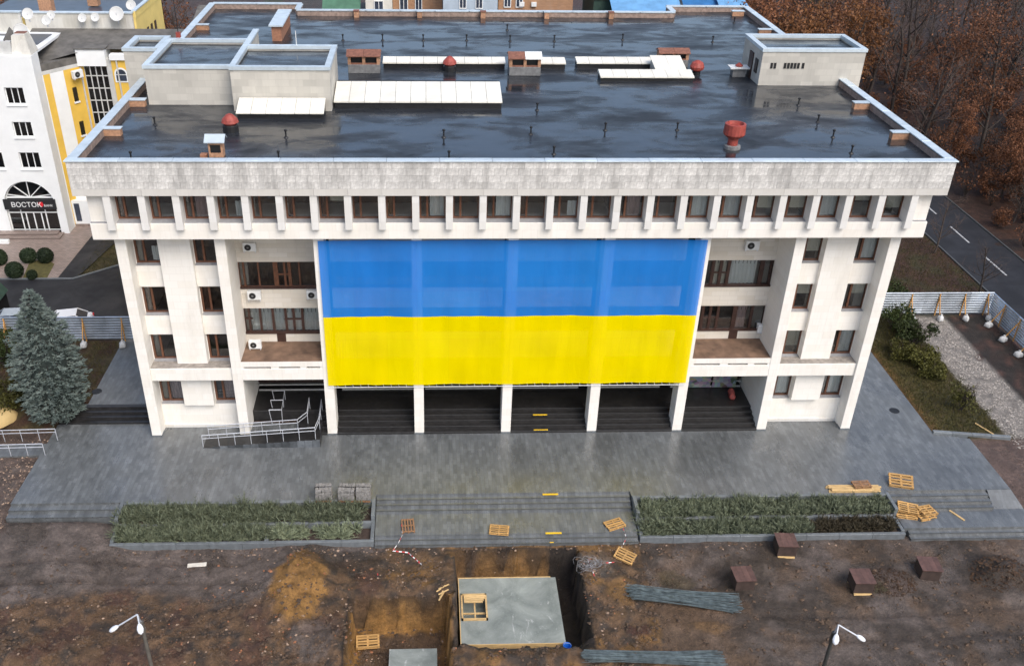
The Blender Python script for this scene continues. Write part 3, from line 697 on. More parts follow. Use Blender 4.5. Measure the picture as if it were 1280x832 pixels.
lg={(-1,0):(Lw2,[]),(-1,1):(Lw1,[curtain_mesh(LW,1.9,.08,.99,.03,.98,'curtain')]),(1,0):(Lw3,[curtain_mesh(LW,1.9,.46,.8,.03,.98,'curtain'),curtain_mesh(LW,1.9,.24,.42,.03,.98,'blind')]),(1,1):(Lw4,[curtain_mesh(LW,1.9,.6,.78,.03,.9,'curtain_pink')])}
for sx in (-1,1):
    for k,z in ((0,10.0),(1,6.6)):
        me_,cu=lg[(sx,k)]; window(me_,(sx*15.0,YB+.12,z),LW,1.88,None,cu)
    xd=-15.3 if sx<0 else 15.75
    b('balcony_door',M['wood_dark'],xd-.3,xd+.3,YB-.02,YB-.001,5.9,6.62)
# centre bays behind the flag
for k in range(4):
    X0=-12+6*k+.33; X1=X0+5.34
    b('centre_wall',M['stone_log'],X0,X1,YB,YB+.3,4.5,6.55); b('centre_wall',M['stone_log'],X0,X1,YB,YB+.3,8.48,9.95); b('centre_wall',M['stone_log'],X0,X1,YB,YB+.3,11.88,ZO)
    for z in (10.0,6.6): window(Lw4,((X0+X1)/2,YB+.12,z),LW,1.88)
    b('ceiling',M['dark'],X0,X1,1.3,6.4,4.3,4.49)
b('interior_wall',M['dark'],-12,12,5.5,5.7,4.5,ZO); b('floor_slab',M['dark'],-12,12,3.0,5.5,8.1,8.3)
# entrance: dark granite steps, floor, glazed wall
XE0,XE1=-17.67,17.67
for i in range(5):
    for k in range(6):
        xa=-18+6*k+.34; xb=xa+5.32
        if k==0 and i<4: xa=-13.2
        b('entrance_step',M['granite_black'],xa,xb,-.05+.45*i,2.4,-.05+.003*i,.17*(i+1)-.002*(k%2))
        b('step_nosing',M['granite_nose'],xa+.01,xb-.01,-.05+.45*i-.015,-.05+.45*i+.05,.17*(i+1)-.04,.17*(i+1)+.004)
b('entrance_floor',M['granite_black'],XE0,XE1,2.39,6.5,.3,.847)
b('ground_floor_wall',M['dark'],XE0,XE1,5.0,5.2,.3,4.59)
for k in range(6):
    X0=-18+6*k+.4; X1=X0+5.2
    for z0,z1 in ((.85,.95),(1.30,1.38)): b('threshold_rail',M['rail_grey'],X0,X1,4.32,4.40,z0,z1)
    n=4
    for j in range(n):
        xa=X0+(X1-X0)*j/n; o=inst('glazing_frame',win_mesh((X1-X0)/n-.02,2.8,[],.06,None,'wood_dark'),B,(xa+(X1-X0)/n/2,4.5,1.5)); inst('pane',pane_mesh((X1-X0)/n-.02,2.8,'glass_dark'),o)
for (px,py,i) in ((675,518,3),(676,537,0)):
    z=.17*(i+1); p=pix(px,py,2,z); b('yellow_strip',M['yellow'],p.x-.5,p.x+.5,p.y-.05,p.y+.06,z-.03,z+.008)
# painted mural board and a red bundle in the right bay
mu=NT('mural_paint'); v_=mu.n('ShaderNodeTexVoronoi'); v_.inputs['Scale'].default_value=3.2; mu.l(mu.co((1,1,1.4)),v_.inputs['Vector'])
hsv=mu.n('ShaderNodeHueSaturation'); hsv.inputs['Saturation'].default_value=.45; hsv.inputs['Value'].default_value=.35; mu.l(v_.outputs['Color'],hsv.inputs['Color']); M['mural']=mu.fin(hsv.outputs[0],.6)
b('painted_panel',M['mural'],13.0,15.3,4.2,4.25,.9,1.95); b('painted_panel',M['mural'],15.45,17.2,4.2,4.25,.9,1.95)
# ------------------------------------------------------------------ flag stretched over the centre bays
def cloth(name,col,tpf):
    m=NT(name); m.t.nodes.remove(m.b)
    wv=m.noise(m.co((1,1,1)),60,2,.5); n=m.noise(m.co((.25,1,.12)),2.2,4,.6)
    # sewn widths of cloth: slight tone steps
    bk=m.brick(swz(m,'XZY'),2.0,3.5,.008,0); tone=m.mix(.06,m.mix(m.ramp(n,[(.3,0),(.7,1)]),tuple(c*.93 for c in col),col),bk.outputs['Color'],'OVERLAY')
    tone=m.mix(m.math('MULTIPLY',bk.outputs['Fac'],.35),tone,tuple(c*.72 for c in col)); cr=m.n('ShaderNodeBump'); cr.inputs['Strength'].default_value=.35; cr.inputs['Distance'].default_value=.12; m.l(m.noise(m.co((.9,1,.16)),2.4,5,.6,.7),cr.inputs['Height'])
    df=m.n('ShaderNodeBsdfDiffuse'); m.l(tone,df.inputs[0]); m.l(cr.outputs[0],df.inputs['Normal']); tl=m.n('ShaderNodeBsdfTranslucent'); m.l(tone,tl.inputs[0]); tp=m.n('ShaderNodeBsdfTransparent')
    a=m.n('ShaderNodeMixShader'); a.inputs[0].default_value=.22; m.l(df.outputs[0],a.inputs[1]); m.l(tl.outputs[0],a.inputs[2])
    c_=m.n('ShaderNodeMixShader'); c_.inputs[0].default_value=tpf; m.l(a.outputs[0],c_.inputs[1]); m.l(tp.outputs[0],c_.inputs[2]); m.l(c_.outputs[0],m.out.inputs[0]); return m.mat
M['blue']=cloth('blue_mesh_cloth',(.028,.265,.80),.20); M['yellowc']=cloth('yellow_mesh_cloth',(.98,.79,.0),.07)
F=thing('flag','huge blue over yellow flag stretched across the middle columns of the white building','flag',(0,-.1,4.1))
FX0,FX1,FZ0,FZM,FZ1=-12.03,12.08,4.1,9.29,14.62
def flag_y(x,z):
    # held flat by the columns, sags a little between them and ripples
    u=(x/6.0)-math.floor(x/6.0); sag=math.sin(math.pi*u)
    return -.02+.10*sag**1.5-.03*math.sin(x*2.1+z*.25)*sag-.018*math.sin(x*5.3-z*.4)*sag-.02*math.sin(z*1.7+x*.6)*sag
def cloth_mesh(name,z0,z1,mat):
    m_=MB(); nx_,nz_=144,32; v=[];f=[]
    for j in range(nz_+1):
        for i in range(nx_+1):
            x=FX0+(FX1-FX0)*i/nx_; z=z0+(z1-z0)*j/nz_; v.append((x,flag_y(x,z),z-4.1))
    for j in range(nz_):
        for i in range(nx_): k=j*(nx_+1)+i; f.append((k,k+1,k+nx_+2,k+nx_+1))
    return m_.add(v,f).build(name,mat,F,smooth=True)
cloth_mesh('blue_stripe',FZM,FZ1,M['blue']); cloth_mesh('yellow_stripe',FZ0,FZM,M['yellowc'])
hm=MB()
for k in range(48):
    x=FX0+.1+(FX1-FX0-.2)*k/47; hm.cyl((x,flag_y(x,4.1),.02),(x+.05,.02,-.16),.012,None,4)
hm.cyl((FX0,-.01,-.15),(FX1,-.01,-.15),.025,None,5); hm.build('lashing_rope',M['white_metal'],F)

# ------------------------------------------------------------------ roof furniture
ZR=19.5
wm=simple('aged_white_sheet',(.74,.715,.63),.5,.10,1.2,0,.06)
M['sheet']=wm
def skylight(x0,x1,y0,y1,hf,hb,n,label,lean=False):
    r=thing('skylight',label,'skylight',(x0,y0,ZR)); d=y1-y0
    MB().xprism([(.06,0),(d-.06,0),(d-.06,hb-.05),(.06,hf-.05)],.06,x1-x0-.06).build('kerb',M['black'],r)
    L=(x1-x0)/n
    for k in range(n):
        a,c=k*L+.012,(k+1)*L-.012; m_=MB()
        if lean: pr=[(-.08,hf-.06),(d,hb-.06),(d,hb),(-.08,hf)]
        else:
            pr=[(-.06,hf-.10),(-.06,hf),(d*.86,hb),(d+.05,hf+.05),(d+.05,hf-.02)]
        m_.xprism(pr,a,c).build('panel',M['sheet'],r)
    return r
skylight(-17.8,-12.05,8.4,10.02,.40,.92,6,'small white lean-to skylight against the grey penthouse wall',True)
skylight(-11.62,-.15,10.75,14.3,.50,1.0,11,'largest white skylight stretching out from the penthouse')
skylight(-8.7,.8,21.15,22.4,.45,.62,9,'long low white skylight between the two brown vent houses')
skylight(3.45,5.5,21.15,22.4,.45,.62,2,'short white skylight end beside the half-white vent house')
skylight(6.35,12.45,21.3,22.6,.45,.62,6,'low white skylight behind the L-shaped one')
s4=skylight(7.65,14.75,17.7,19.2,.35,.55,7,'white skylight with a raised cover at one end, nearest the red ball vent')
for k in range(2): 
    MB().xprism([(1.3,.55),(3.6,.95),(3.6,1.02),(1.3,.62)],4.35+k*1.2,5.53+k*1.2).build('raised_cover',M['sheet'],s4)
MB().xprism([(1.4,0),(3.5,0),(3.5,.93),(1.4,.56)],4.45,6.6).build('cover_base',M['stone_pent'],s4)
def venthouse(x0,x1,y0,d,label,half=False,h=1.55):
    r=thing('vent_house',label,'vent',(x0,y0,ZR)); W_=x1-x0
    MB().box(0,W_,0,d,0,h*.42).build('base',M['vent_base'],r,bevel=.02)
    for k in range(3): MB().box(k*(W_-.22)/2,k*(W_-.22)/2+.22,.03,d-.03,h*.42,h*.80).build('brick_post',M['brick_lt'],r)
    MB().box(.1,W_-.1,.35,d-.3,h*.42,h*.78).build('dark_inside',M['black'],r)
    MB().box(.2,W_-.2,.06,.1,h*.42,h*.50).build('louvre',M['rust_brown'],r)
    for k in range(2):
        mt=M['white_metal'] if (half and k==1) else M['rust_brown']
        MB().xprism([(-.1,h*.80),(d*.5,h*1.0),(d+.1,h*.80),(d+.1,h*.84),(d*.5,h*1.05),(-.1,h*.84)],-.1+k*(W_/2+.1)+.01,W_/2+k*(W_/2+.1)-.01).build('roof_sheet',mt,r)
    return r
M['vent_base']=simple('grey_render',(.17,.17,.17),.8,.3,3)
venthouse(-11.25,-8.85,19.55,1.5,'brown roofed brick vent house beside the penthouse')
venthouse(.92,3.3,19.05,1.5,'brick vent house with one white and one brown roof sheet',True)
venthouse(12.9,15.2,21.7,1.2,'brown roofed vent house behind the raised skylight cover',False,1.3)
def cowl(x,y,label,kind):
    r=thing('roof_cowl',label,'roof vent',(x,y,ZR))
    if kind=='cone':
        MB().lathe([(.50,0),(.50,.35),(.42,.42)],n=14).build('base',M['black'],r); MB().lathe([(.36,.40),(.36,.5),(.55,.55),(.48,.75),(.22,1.02),(.02,1.10)],n=14).build('hood',M['rust_red'],r,smooth=False)
    elif kind=='ball':
        MB().lathe([(.3,0),(.3,.25)],n=12).build('base',M['black'],r); MB().lathe([(.25,.24),(.5,.4),(.55,.6),(.42,.9),(.15,1.05),(.02,1.07)],n=14).build('hood',M['rust_red'],r)
    else:
        MB().lathe([(.62,0),(.60,.22),(.48,.26)],n=16).build('base',M['vent_base'],r); MB().lathe([(.38,.25),(.36,.75)],n=16).build('neck',M['rust_red'],r)
        MB().lathe([(.40,.72),(.72,.95),(.80,1.05),(.76,1.75),(.62,1.78),(.55,1.55)],n=18).build('drum',M['rust_red'],r)
    if kind=='drum': r.scale=(.84,.84,.88)
    return r
cowl(-17.75,6.0,'red cone cowl on a dark base near the small lean-to skylight','cone')
cowl(-3.55,20.5,'small red cone cowl in front of the long low skylight','cone')
cowl(15.4,19.7,'round red ball vent at the end of the skylight','ball')
cowl(13.55,2.75,'tall red drum-shaped ventilator standing alone on the open roof','drum')
r=thing('chimney_block','small square chimney with a white sheet hood on the open roof corner','chimney',(-17.75,1.3,ZR))
MB().box(-.42,.42,-.3,.3,0,.9).build('shaft',M['brick_lt'],r); MB().box(-.3,.3,-.32,-.29,.3,.75).build('opening',M['black'],r)
MB().xprism([(-.5,.92),(.05,1.25),(.5,.92),(.5,.98),(.05,1.31),(-.5,.98)],-.6,.6).build('hood',M['cap'],r); MB().box(-.95,-.55,-.35,.05,0,.18).build('loose_brick',M['brick'],r)
r=thing('vent_wall','narrow brick vent wall with a white sheet top behind the penthouse','vent',(-17.9,29.6,ZR))
MB().box(-.4,.4,0,6.0,0,1.2).build('brick_wall',M['brick'],r); MB().box(-.6,.6,-.2,6.2,1.2,1.32).build('sheet_top',M['cap'],r)
r=thing('air_handler','small white capped box vent beside the stair penthouse','vent',(18.5,19.3,ZR))
MB().box(-.5,.5,-.35,.35,0,.6).build('body',M['vent_base'],r); MB().box(-.75,.75,-.5,.5,.62,.72).build('cover',M['white_metal'],r); MB().lathe([(.25,.72),(.3,.8),(.05,1.0)],n=10).build('cowl',M['rust_red'],r)
vp=thing('vent_pipe','thin black vent pipe standing on the wet roof','vent pipe',(-22.6,.56,ZR),0,'thin black roof vent pipes')
MB().cyl((0,0,0),(0,0,.42),.05,.05,8).lathe([(.09,.42),(.10,.50),(.03,.55)],n=8).build('pipe',M['black'],vp); MB().lathe([(.16,0),(.12,.06),(.05,.1)],n=8).build('flashing',M['black'],vp)
for (x,y) in ((-22.78,7.1),(-14.05,.7),(-14.1,4.6),(-12.4,29.9),(-9.05,30),(-5.6,30),(-1.9,30.1),(-4.25,4.7),(-4,.73),(5.6,30),(11.6,30.6),(19.3,30),(23.2,37.4),(1.3,5.3),(2.2,10.4),(2.35,1.6),(6.2,6.15),(10.9,6.2),(20.7,11.7),(20.75,7.9),(20.65,4.8),(20.7,1.8),(1.85,34),(1.8,29.9)):
    o=copy_tree(vp); o.location=(x,y,ZR); o.rotation_euler.z=rnd.uniform(0,6)
for (x,y,z,h,lab) in ((-23.6,19.6,22.1,5.2,'tall thin antenna mast above the grey penthouse'),(-14.5,15.9,22.42,1.0,'short white pipe on the penthouse parapet')):
    r=thing('antenna_mast',lab,'antenna',(x,y,z)); MB().cyl((0,0,0),(0,0,h),.035,.025,6).build('mast',M['black'] if h>2 else M['white_metal'],r)
    if h>2: MB().cyl((-.35,0,h*.85),(.35,0,h*.85),.015,None,5).cyl((-.25,0,h*.95),(.25,0,h*.95),.015,None,5).build('crossbar',M['black'],r); MB().box(-.15,.15,-.15,.15,-.02,.35).build('foot',M['rust_red'],r)

# ------------------------------------------------------------------ air conditioners
def ac(loc,label,face='y',s=1.0,sgn=1):
    r=thing('air_conditioner',label,'air conditioner',loc,{'y':0,'x':-math.pi/2*sgn}[face]); r.scale=(s,s,s)
    MB().box(-.42,.42,-.32,0,0,.58).build('body',M['white_metal'],r,bevel=.02)
    g=MB().lathe([(.21,0),(.21,.02)],n=16,M=Matrix.Translation((-.1,-.322,.29))@Matrix.Rotation(math.pi/2,4,'X')).build('fan_grille',M['black'],r)
    MB().lathe([(.07,0),(.07,.012)],n=10,M=Matrix.Translation((-.1,-.345,.29))@Matrix.Rotation(math.pi/2,4,'X')).build('fan_hub',M['vent_base'],r)
    MB().box(-.38,-.32,-.3,.02,-.08,0).box(.32,.38,-.3,.02,-.08,0).build('bracket',M['steel'],r)
    return r
for (px,py,ax,val,lab,face,s,sg) in ((313,312,1,2.69,'air conditioner high in the loggia beside the left wing pier','y',1.0,1),(319,372,1,2.69,'air conditioner under the dark upper loggia window','y',1.05,1),
      (392,371,1,2.69,'air conditioner in the loggia tucked against the flag-side column','y',1.0,1),(320,433,1,1.9,'air conditioner standing on the brown loggia floor','y',1.0,1),
      (938,310,1,2.69,'air conditioner high in the loggia above the curtained window','y',1.1,1)):
    p=pix(px,py,ax,val); ac((p.x,val,p.z),lab,face,s,sg)
p=pix(950,412,0,17.66); ac((17.66,p.y,p.z),'air conditioner on the side wall above the right loggia floor','x',1.0,1)

# ------------------------------------------------------------------ access ramp with steel rails at the entrance
rp=thing('access_ramp','dark granite access ramp rising in front of the left loggia','ramp',(-20.6,-1.4,0))
MB().add([(0,0,-.02),(7.9,0,-.02),(7.9,1.25,-.02),(0,1.25,-.02),(0,0,.02),(7.9,0,.62),(7.9,1.25,.62),(0,1.25,.02)],[(3,2,1,0),(4,5,6,7),(0,1,5,4),(1,2,6,5),(2,3,7,6),(3,0,4,7)]).build('ramp_slab',M['granite_black'],rp)
for k in range(15): MB().box(.1+k*.52,.1+k*.52+.5,-.035,-.002,.0,.08+.036*k).build('facing_slab',M['facing'],rp) if k>0 else None
MB().box(6.3,7.9,1.26,3.7,-.02,.615).build('upper_landing',M['granite_black'],rp)
def rail(r,pts,h=.95,posts=True,loc=(0,0,0)):
    pts=[Vector(p) for p in pts]; up=Vector((0,0,h)); md=Vector((0,0,h*.72))
    m_=MB(); m_.tube([p+up for p in pts],.03,6); m_.tube([p+md for p in pts],.024,6); m_.build('handrail',M['steel'],r)
    for a,c in zip(pts[:-1],pts[1:]):
        n=max(1,int(round((c-a).length/1.15)))
        for k in range(n+(1 if c is pts[-1] else 0)): p=a.lerp(c,k/n); MB().cyl(p,p+up,.024,None,6).build('post',M['steel'],r)
L=7.9
rr=thing('handrail','steel double handrail along the outer edge of the access ramp','handrail',(-20.6,-1.4,0))
rail(rr,[(.0,.08,.03),(L-.3,.08,.6),(L-.12,1.2,.62),(L-.12,3.2,.8)])
rr=thing('handrail','steel double handrail along the inner edge of the access ramp','handrail',(-20.6,-1.4,0))
rail(rr,[(.2,1.17,.04),(6.3,1.17,.5),(6.9,1.9,.62),(6.9,3.4,.8)])
rr=thing('hoop_rail','row of three steel hoop rails stepping up beside the ramp','railing',(-16.3,1.2,.0))
for k in range(3):
    y=k*.95; z=.45+.17*k
    MB().tube([(0,y,z-.3),(-.12,y,z+.85),(.75,y,z+.85),(.72,y+.05,z-.3)],.028,6).build('hoop',M['steel'],rr)
MB().tube([(.73,0,1.2),(.73,1.9,1.55)],.022,6).build('link_bar',M['steel'],rr)
# second ramp at the end of the plaza
rp=thing('access_ramp','pale side ramp with low rails at the plaza edge by the spruce','ramp',(-36.5,-2.0,0))
MB().add([(0,0,-.7),(5.6,0,-.7),(5.6,1.3,-.7),(0,1.3,-.7),(0,0,-.15),(5.6,0,.01),(5.6,1.3,.01),(0,1.3,-.15)],[(3,2,1,0),(4,5,6,7),(0,1,5,4),(1,2,6,5),(2,3,7,6),(3,0,4,7)]).build('ramp_slab',M['paving'],rp)
rr=thing('handrail','steel rail on the planting side of the plaza-edge ramp','handrail',(-36.5,-2.0,0)); rail(rr,[(0,1.6,-.1),(5.9,1.6,.05)])
rr=thing('handrail','steel rail on the open side of the plaza-edge ramp','handrail',(-36.5,-2.0,0)); rail(rr,[(0,-.05,-.1),(5.6,-.05,.03)])

# ------------------------------------------------------------------ site fences with props and sandbags
def corr(L,H,n=9):
    m_=MB(); pr=[]
    for k in range(n):
        z=H*k/n; s=H/n; pr+=[(0,z),(0,z+s*.3),(-.07,z+s*.42),(-.07,z+s*.78)]
    pr.append((0,H)); N=len(pr)
    vs=[(0,y,z) for y,z in pr]+[(L,y,z) for y,z in pr]; fs=[(k,N+k,N+k+1,k+1) for k in range(N-1)]
    return m_.add(vs,fs).mesh('panel',M['corr'])
M['corr']=simple('galvanised_corrugated_sheet',(.60,.66,.72),.28,.25,.8,0,.25,.75)
M['bag']=simple('white_sandbag',(.56,.56,.55),.8,.12,5,.02)
PN=corr(2.02,2.05)
bag_me=None
def sandbag(loc,label,group,rz):
    global bag_me
    if bag_me is None:
        m_=MB(); 
        vs=[];fs=[]; n=14; prof=[(.10,0),(.27,.02),(.31,.12),(.29,.28),(.25,.42),(.13,.50),(.05,.55),(.10,.62),(.03,.64)]
        for (r_,z_) in prof:
            for k in range(n):
                t=2*math.pi*k/n; w_=1+.14*math.cos(4*t)+.08*math.sin(3*t+z_*9)+.05*math.sin(7*t-z_*14); vs.append((r_*math.cos(t)*1.1*w_+.10*z_*z_,r_*math.sin(t)*.75*w_,z_))
        for i in range(len(prof)-1):
            for k in range(n): fs.append((i*n+k,i*n+(k+1)%n,(i+1)*n+(k+1)%n,(i+1)*n+k))
        bag_me=m_.add(vs,fs+[tuple(range(n-1,-1,-1)),tuple(range((len(prof)-1)*n,len(prof)*n))]).mesh('sandbag',M['bag'],True)
    o=inst('sandbag',bag_me,None,loc,rz,(.95,1.05,.95)); tag(o,label,'sandbag',group)
def fence(a,bb,z,label,baglab,props,bagz=0.0):
    a=Vector(a);bb=Vector(bb); d=bb-a; n=int(round(d.length/2.0)); rz=math.atan2(d.y,d.x)
    r=thing('site_fence',label,'fence',(a.x,a.y,z),rz)
    for k in range(n): inst('panel',PN,r,(k*d.length/n,.006*(k%2),.12))
    MB().box(0,d.length,.01,.06,.35,.43).box(0,d.length,.01,.06,1.75,1.83).build('back_rail',M['pine'],r)
    for k in props:
        t=k*2.0
        MB().box(t-.045,t+.045,-.10,-.045,0,2.05).build('post',M['pine_or'],r)
        m_=MB(); m_.cyl((t,-.1,1.75),(t,-1.05,.06),.05,.05,4).build('brace',M['pine_or'],r)
        p=r.matrix_basis@Vector((t+.05,-1.0,0)); sandbag((p.x,p.y,z+bagz),baglab,baglab.split(' ')[-1]+' sandbags',rz+1.3+.3*math.sin(k*3))
    return r
M['pine_or']=simple('orange_pine_props',(.52,.27,.08),.75,.25,5,0,.2)
fence((-44.2,12.1),(-24.6,12.1),.6,'corrugated steel site fence behind the blue spruce','white sandbag weighing down the fence behind the spruce',(0,1.5,3,6.0,7.5,9))
fence((30.8,16.6),(42.6,16.6),0,'corrugated steel site fence between the gravel path and the lawn','white sandbag holding a prop of the fence across the gravel path',(0,2.4,3.6,4.7,5.7))
fence((42.62,16.5),(42.62,-8),0,'corrugated steel site fence running beside the road','white sandbag holding a prop of the fence beside the road',(1.0,2.2,3.4,4.6,6,7.5))
# ------------------------------------------------------------------ bank building to the left
M['bank_white']=simple('bank_white_render',(.80,.81,.80),.7,.06,.6)
M['bank_grey']=simple('bank_grey_stone',(.52,.52,.50),.75,.15,1.5)
M['bank_yellow']=simple('bank_yellow_render',(.74,.47,.075),.75,.10,.7)
M['bank_yellow2']=simple('pale_yellow_render',(.76,.58,.19),.75,.10,.7)
M['bank_roof']=simple('grey_roofing_felt',(.12,.112,.10),.75,.35,1.2,.01)
M['bank_navy']=simple('wet_dark_roofing',(.04,.05,.075),.3,.4,1)
M['bank_cream']=stone('stained_parapet_render',(.62,.60,.54),.95,1.5,.9,.75,thr=.42)
M['sign_black']=simple('black_sign_board',(.018,.018,.02),.4,.2,2)
M['red_logo']=simple('red_sign_paint',(.65,.02,.03),.5,.1,2)
M['dish']=simple('white_dish_paint',(.58,.58,.56),.45,.05,2)
M['dish_stain']=simple('orange_logo_paint',(.75,.40,.08),.5,.2,2)
YF=32.7; K=thing('bank_building','white and yellow bank building with arched glass entrance and rooftop dishes','building',(-40,YF,.6))
def k(name,mat,*a,p=None,bevel=0):
    x0,x1,y0,y1,z0,z1=a; return MB().box(x0+40,x1+40,y0-YF,y1-YF,z0-.6,z1-.6).build(name,mat,p or K,bevel=bevel)
# facade cut round windows and arch
XL,XR=-60.0,-40.0
wins=[]   # x0,x1,z0,z1
for zr,(w0,h0) in zip((13.2,10.2,7.2),((1.55,1.45),(1.6,1.35),(1.75,1.5))):
    for x in (-42.05,-45.4,-48.8,-52.2):
        wins.append((x-w0/2-.05,x+w0/2+.05,zr-.1,zr+h0))
AX,AR,AZ=-43.0,2.35,3.55     # arch centre, radius, spring height
zs=[.3,6.85,8.45,9.65,11.1,13.1,14.65,18.5]
def strip(z0,z1,holes):
    xs_=XL
    for (a,c) in sorted(holes): k('facade_wall',M['bank_white'],xs_,a,YF,YF+.5,z0,z1); xs_=c
    k('facade_wall',M['bank_white'],xs_,XR,YF,YF+.5,z0,z1)
for z0,z1,row in ((7.1,8.7,7.2),(10.1,11.55,10.2),(13.1,14.65,13.2)):
    strip(z0,z1,[(w_[0],w_[1]) for w_ in wins if abs(w_[2]+.1-row)<.01])
for z0,z1 in ((6.85,7.1),(8.7,10.1),(11.55,13.1),(14.65,17.4)): k('facade_wall',M['bank_white'],XL,XR,YF,YF+.5,z0,z1)
k('facade_wall',M['bank_white'],XL,AX-AR,YF,YF+.5,.3,6.85); k('facade_wall',M['bank_white'],AX+AR,XR,YF,YF+.5,.3,6.85)
m_=MB(); n=20      # spandrel above the arch
for i in range(n):
    t0=math.pi*i/n; t1=math.pi*(i+1)/n
    a=(AX+AR*math.cos(t0),AZ+AR*math.sin(t0)); c=(AX+AR*math.cos(t1),AZ+AR*math.sin(t1))
    for y in (0,):
        m_.quad((c[0]+40,y,c[1]-.6),(a[0]+40,y,a[1]-.6),(a[0]+40,y,6.25),(c[0]+40,y,6.25))
    m_.quad((a[0]+40,0,a[1]-.6),(c[0]+40,0,c[1]-.6),(c[0]+40,.5,c[1]-.6),(a[0]+40,.5,a[1]-.6))
m_.build('arch_wall',M['bank_white'],K)
for (x0,x1,z0,z1) in wins:
    cx=(x0+x1)/2; o=bpy.data.objects.new('window',win_mesh(x1-x0,z1-z0,[(.34,.07),(.67,.07)],.08,None,'white_paint')); put(o,K); o.location=(cx+40,.22,z0-.6)
    inst('pane',pane_mesh(x1-x0,z1-z0,'glass_dark'),o); bx('sill',M['bank_white'],o,-(x1-x0)/2-.08,(x1-x0)/2+.08,-.32,-.06,-.1,-.01)
k('interior',M['dark'],XL,XR-.5,YF+1.4,YF+1.6,.3,17)
# arched entrance
E_=empty('entrance'); E_.parent=K; E_.location=(AX+40,.30,0)
f=MB(); 
for x in (-2.3,-1.15,-.72,0,.72,1.15,2.3):
    top=2.05 if abs(x)<1 and x!=0 or x==0 else 2.6
    f.box(x-.05,x+.05,-.05,.05,0,2.1 if abs(x)<1.0 else 2.85)
f.box(-2.3,2.3,-.055,.055,2.05,2.16).box(-2.3,2.3,-.05,.05,.3,.37).box(-2.3,2.3,-.06,.06,2.8,2.92)
f.build('glazing_frame',M['white_paint'],E_)
MB().box(-2.3,2.3,.01,.03,0,2.8).build('pane',M['glass_dark'],E_)
f=MB()
for t in (25,55,90,125,155):
    a=R(t); f.cyl((0,0,3.6),(2.35*math.cos(a),0,2.95+2.3*math.sin(a)),.05,None,4)
for i in range(16):
    a,c=math.pi*i/16,math.pi*(i+1)/16; f.cyl((2.28*math.cos(a),0,2.95+2.28*math.sin(a)),(2.28*math.cos(c),0,2.95+2.28*math.sin(c)),.06,None,4)
f.box(-2.3,2.3,-.06,.06,3.55,3.7).build('fanlight_frame',M['white_paint'],E_)
pts=[(2.3*math.cos(math.pi*i/16),2.95+2.3*math.sin(math.pi*i/16)) for i in range(17)]
MB().add([(x,.03,z) for x,z in pts],[tuple(range(17))]).build('fanlight_pane',M['glass_dark'],E_)
S=MB().box(-2.42,2.42,-.42,-.3,2.55,3.55).build('sign_board',M['sign_black'],E_)
def text(s,size,loc,mat,parent,name):
    c=bpy.data.curves.new(name,'FONT'); c.body=s; c.size=size; c.extrude=.01
    o=bpy.data.objects.new(name,c); COL.objects.link(o)
    dg=bpy.context.evaluated_depsgraph_get(); me=bpy.data.meshes.new_from_object(o.evaluated_get(dg)); bpy.data.objects.remove(o)
    me.materials.clear(); me.materials.append(mat)
    o=bpy.data.objects.new(name,me); put(o,parent); o.location=loc; o.rotation_euler=(math.pi/2,0,0); return o
text('ВОСТОК',.68,(-1.75,-.44,2.80),M['white_paint'],E_,'lettering'); text('БАНК',.30,(1.32,-.44,2.84),M['white_paint'],E_,'lettering')
MB().add([(.88,-.435,2.95),(1.1,-.435,2.78),(1.3,-.435,3.02),(1.22,-.435,3.3),(1.0,-.435,3.32),(.82,-.435,3.18)],[(0,1,2,3,4,5)]).build('red_mark',M['red_logo'],E_)
# block volumes behind the facade
k('corner_quoin',M['bank_white'],-40,-39.9,YF+.02,34.4,.3,17.38); 
k('block',M['bank_white'],XL,-40.02,YF+.52,43.5,17.2,17.42)
def wall_seg(p,qq,z0,z1,mat,name,t=.35):
    a=Vector(p+(0,));c=Vector(qq+(0,)); d=(c-a).normalized(); n=Vector((-d.y,d.x,0))*t
    return MB().prism([(v.x+40,v.y-YF) for v in (a,c,c+n,a+n)],z0-.6,z1-.6).build(name,mat,K)
DG0,DG1=(-39.95,34.2),(pix(104,84,1,37.6).x-.05,37.6)
def lerp2(t): return (DG0[0]+(DG1[0]-DG0[0])*t,DG0[1]+(DG1[1]-DG0[1])*t)
for (t0,t1,mt) in ((-.02,.04,'bank_white'),(.04,.2,'bank_yellow'),(.2,.52,'bank_white'),(.52,1.0,'bank_yellow')):
    wall_seg(lerp2(t0),lerp2(t1),.3,15.3,M[mt],'angled_wall',.35 if mt=='bank_yellow' else .30)
wall_seg(lerp2(-.02),lerp2(1.03),15.3,15.6,M['bank_grey'],'eaves_cornice',.2)
dd=Vector((DG1[0]-DG0[0],DG1[1]-DG0[1],0)).normalized(); nn=Vector((dd.y,-dd.x,0))
def on_diag(t,w,z0,z1,mat,name,dep=.08):
    a=lerp2(t-w/2);c=lerp2(t+w/2)
    return MB().prism([(v[0]+40+nn.x*u,v[1]-YF+nn.y*u) for v,u in ((a,dep),(c,dep),(c,-.02),(a,-.02))],z0-.6,z1-.6).build(name,mat,K)
for z in (13.6,10.4,7.2):
    on_diag(.70,.10,z-1.3,z,M['glass_dark'],'narrow_window',.05); on_diag(.70,.14,z-1.45,z-1.3,M['bank_white'],'window_sill',.12)
on_diag(.93,.03,1,15.2,M['bank_grey'],'rain_pipe',.1)
MB().prism([(DG0[0]+40,DG0[1]-YF+.1),(DG1[0]+40,DG1[1]-YF+.1),(DG1[0]+40,10),(-.02,10)],14.3,15.6).build('corner_roof',M['bank_roof'],K)
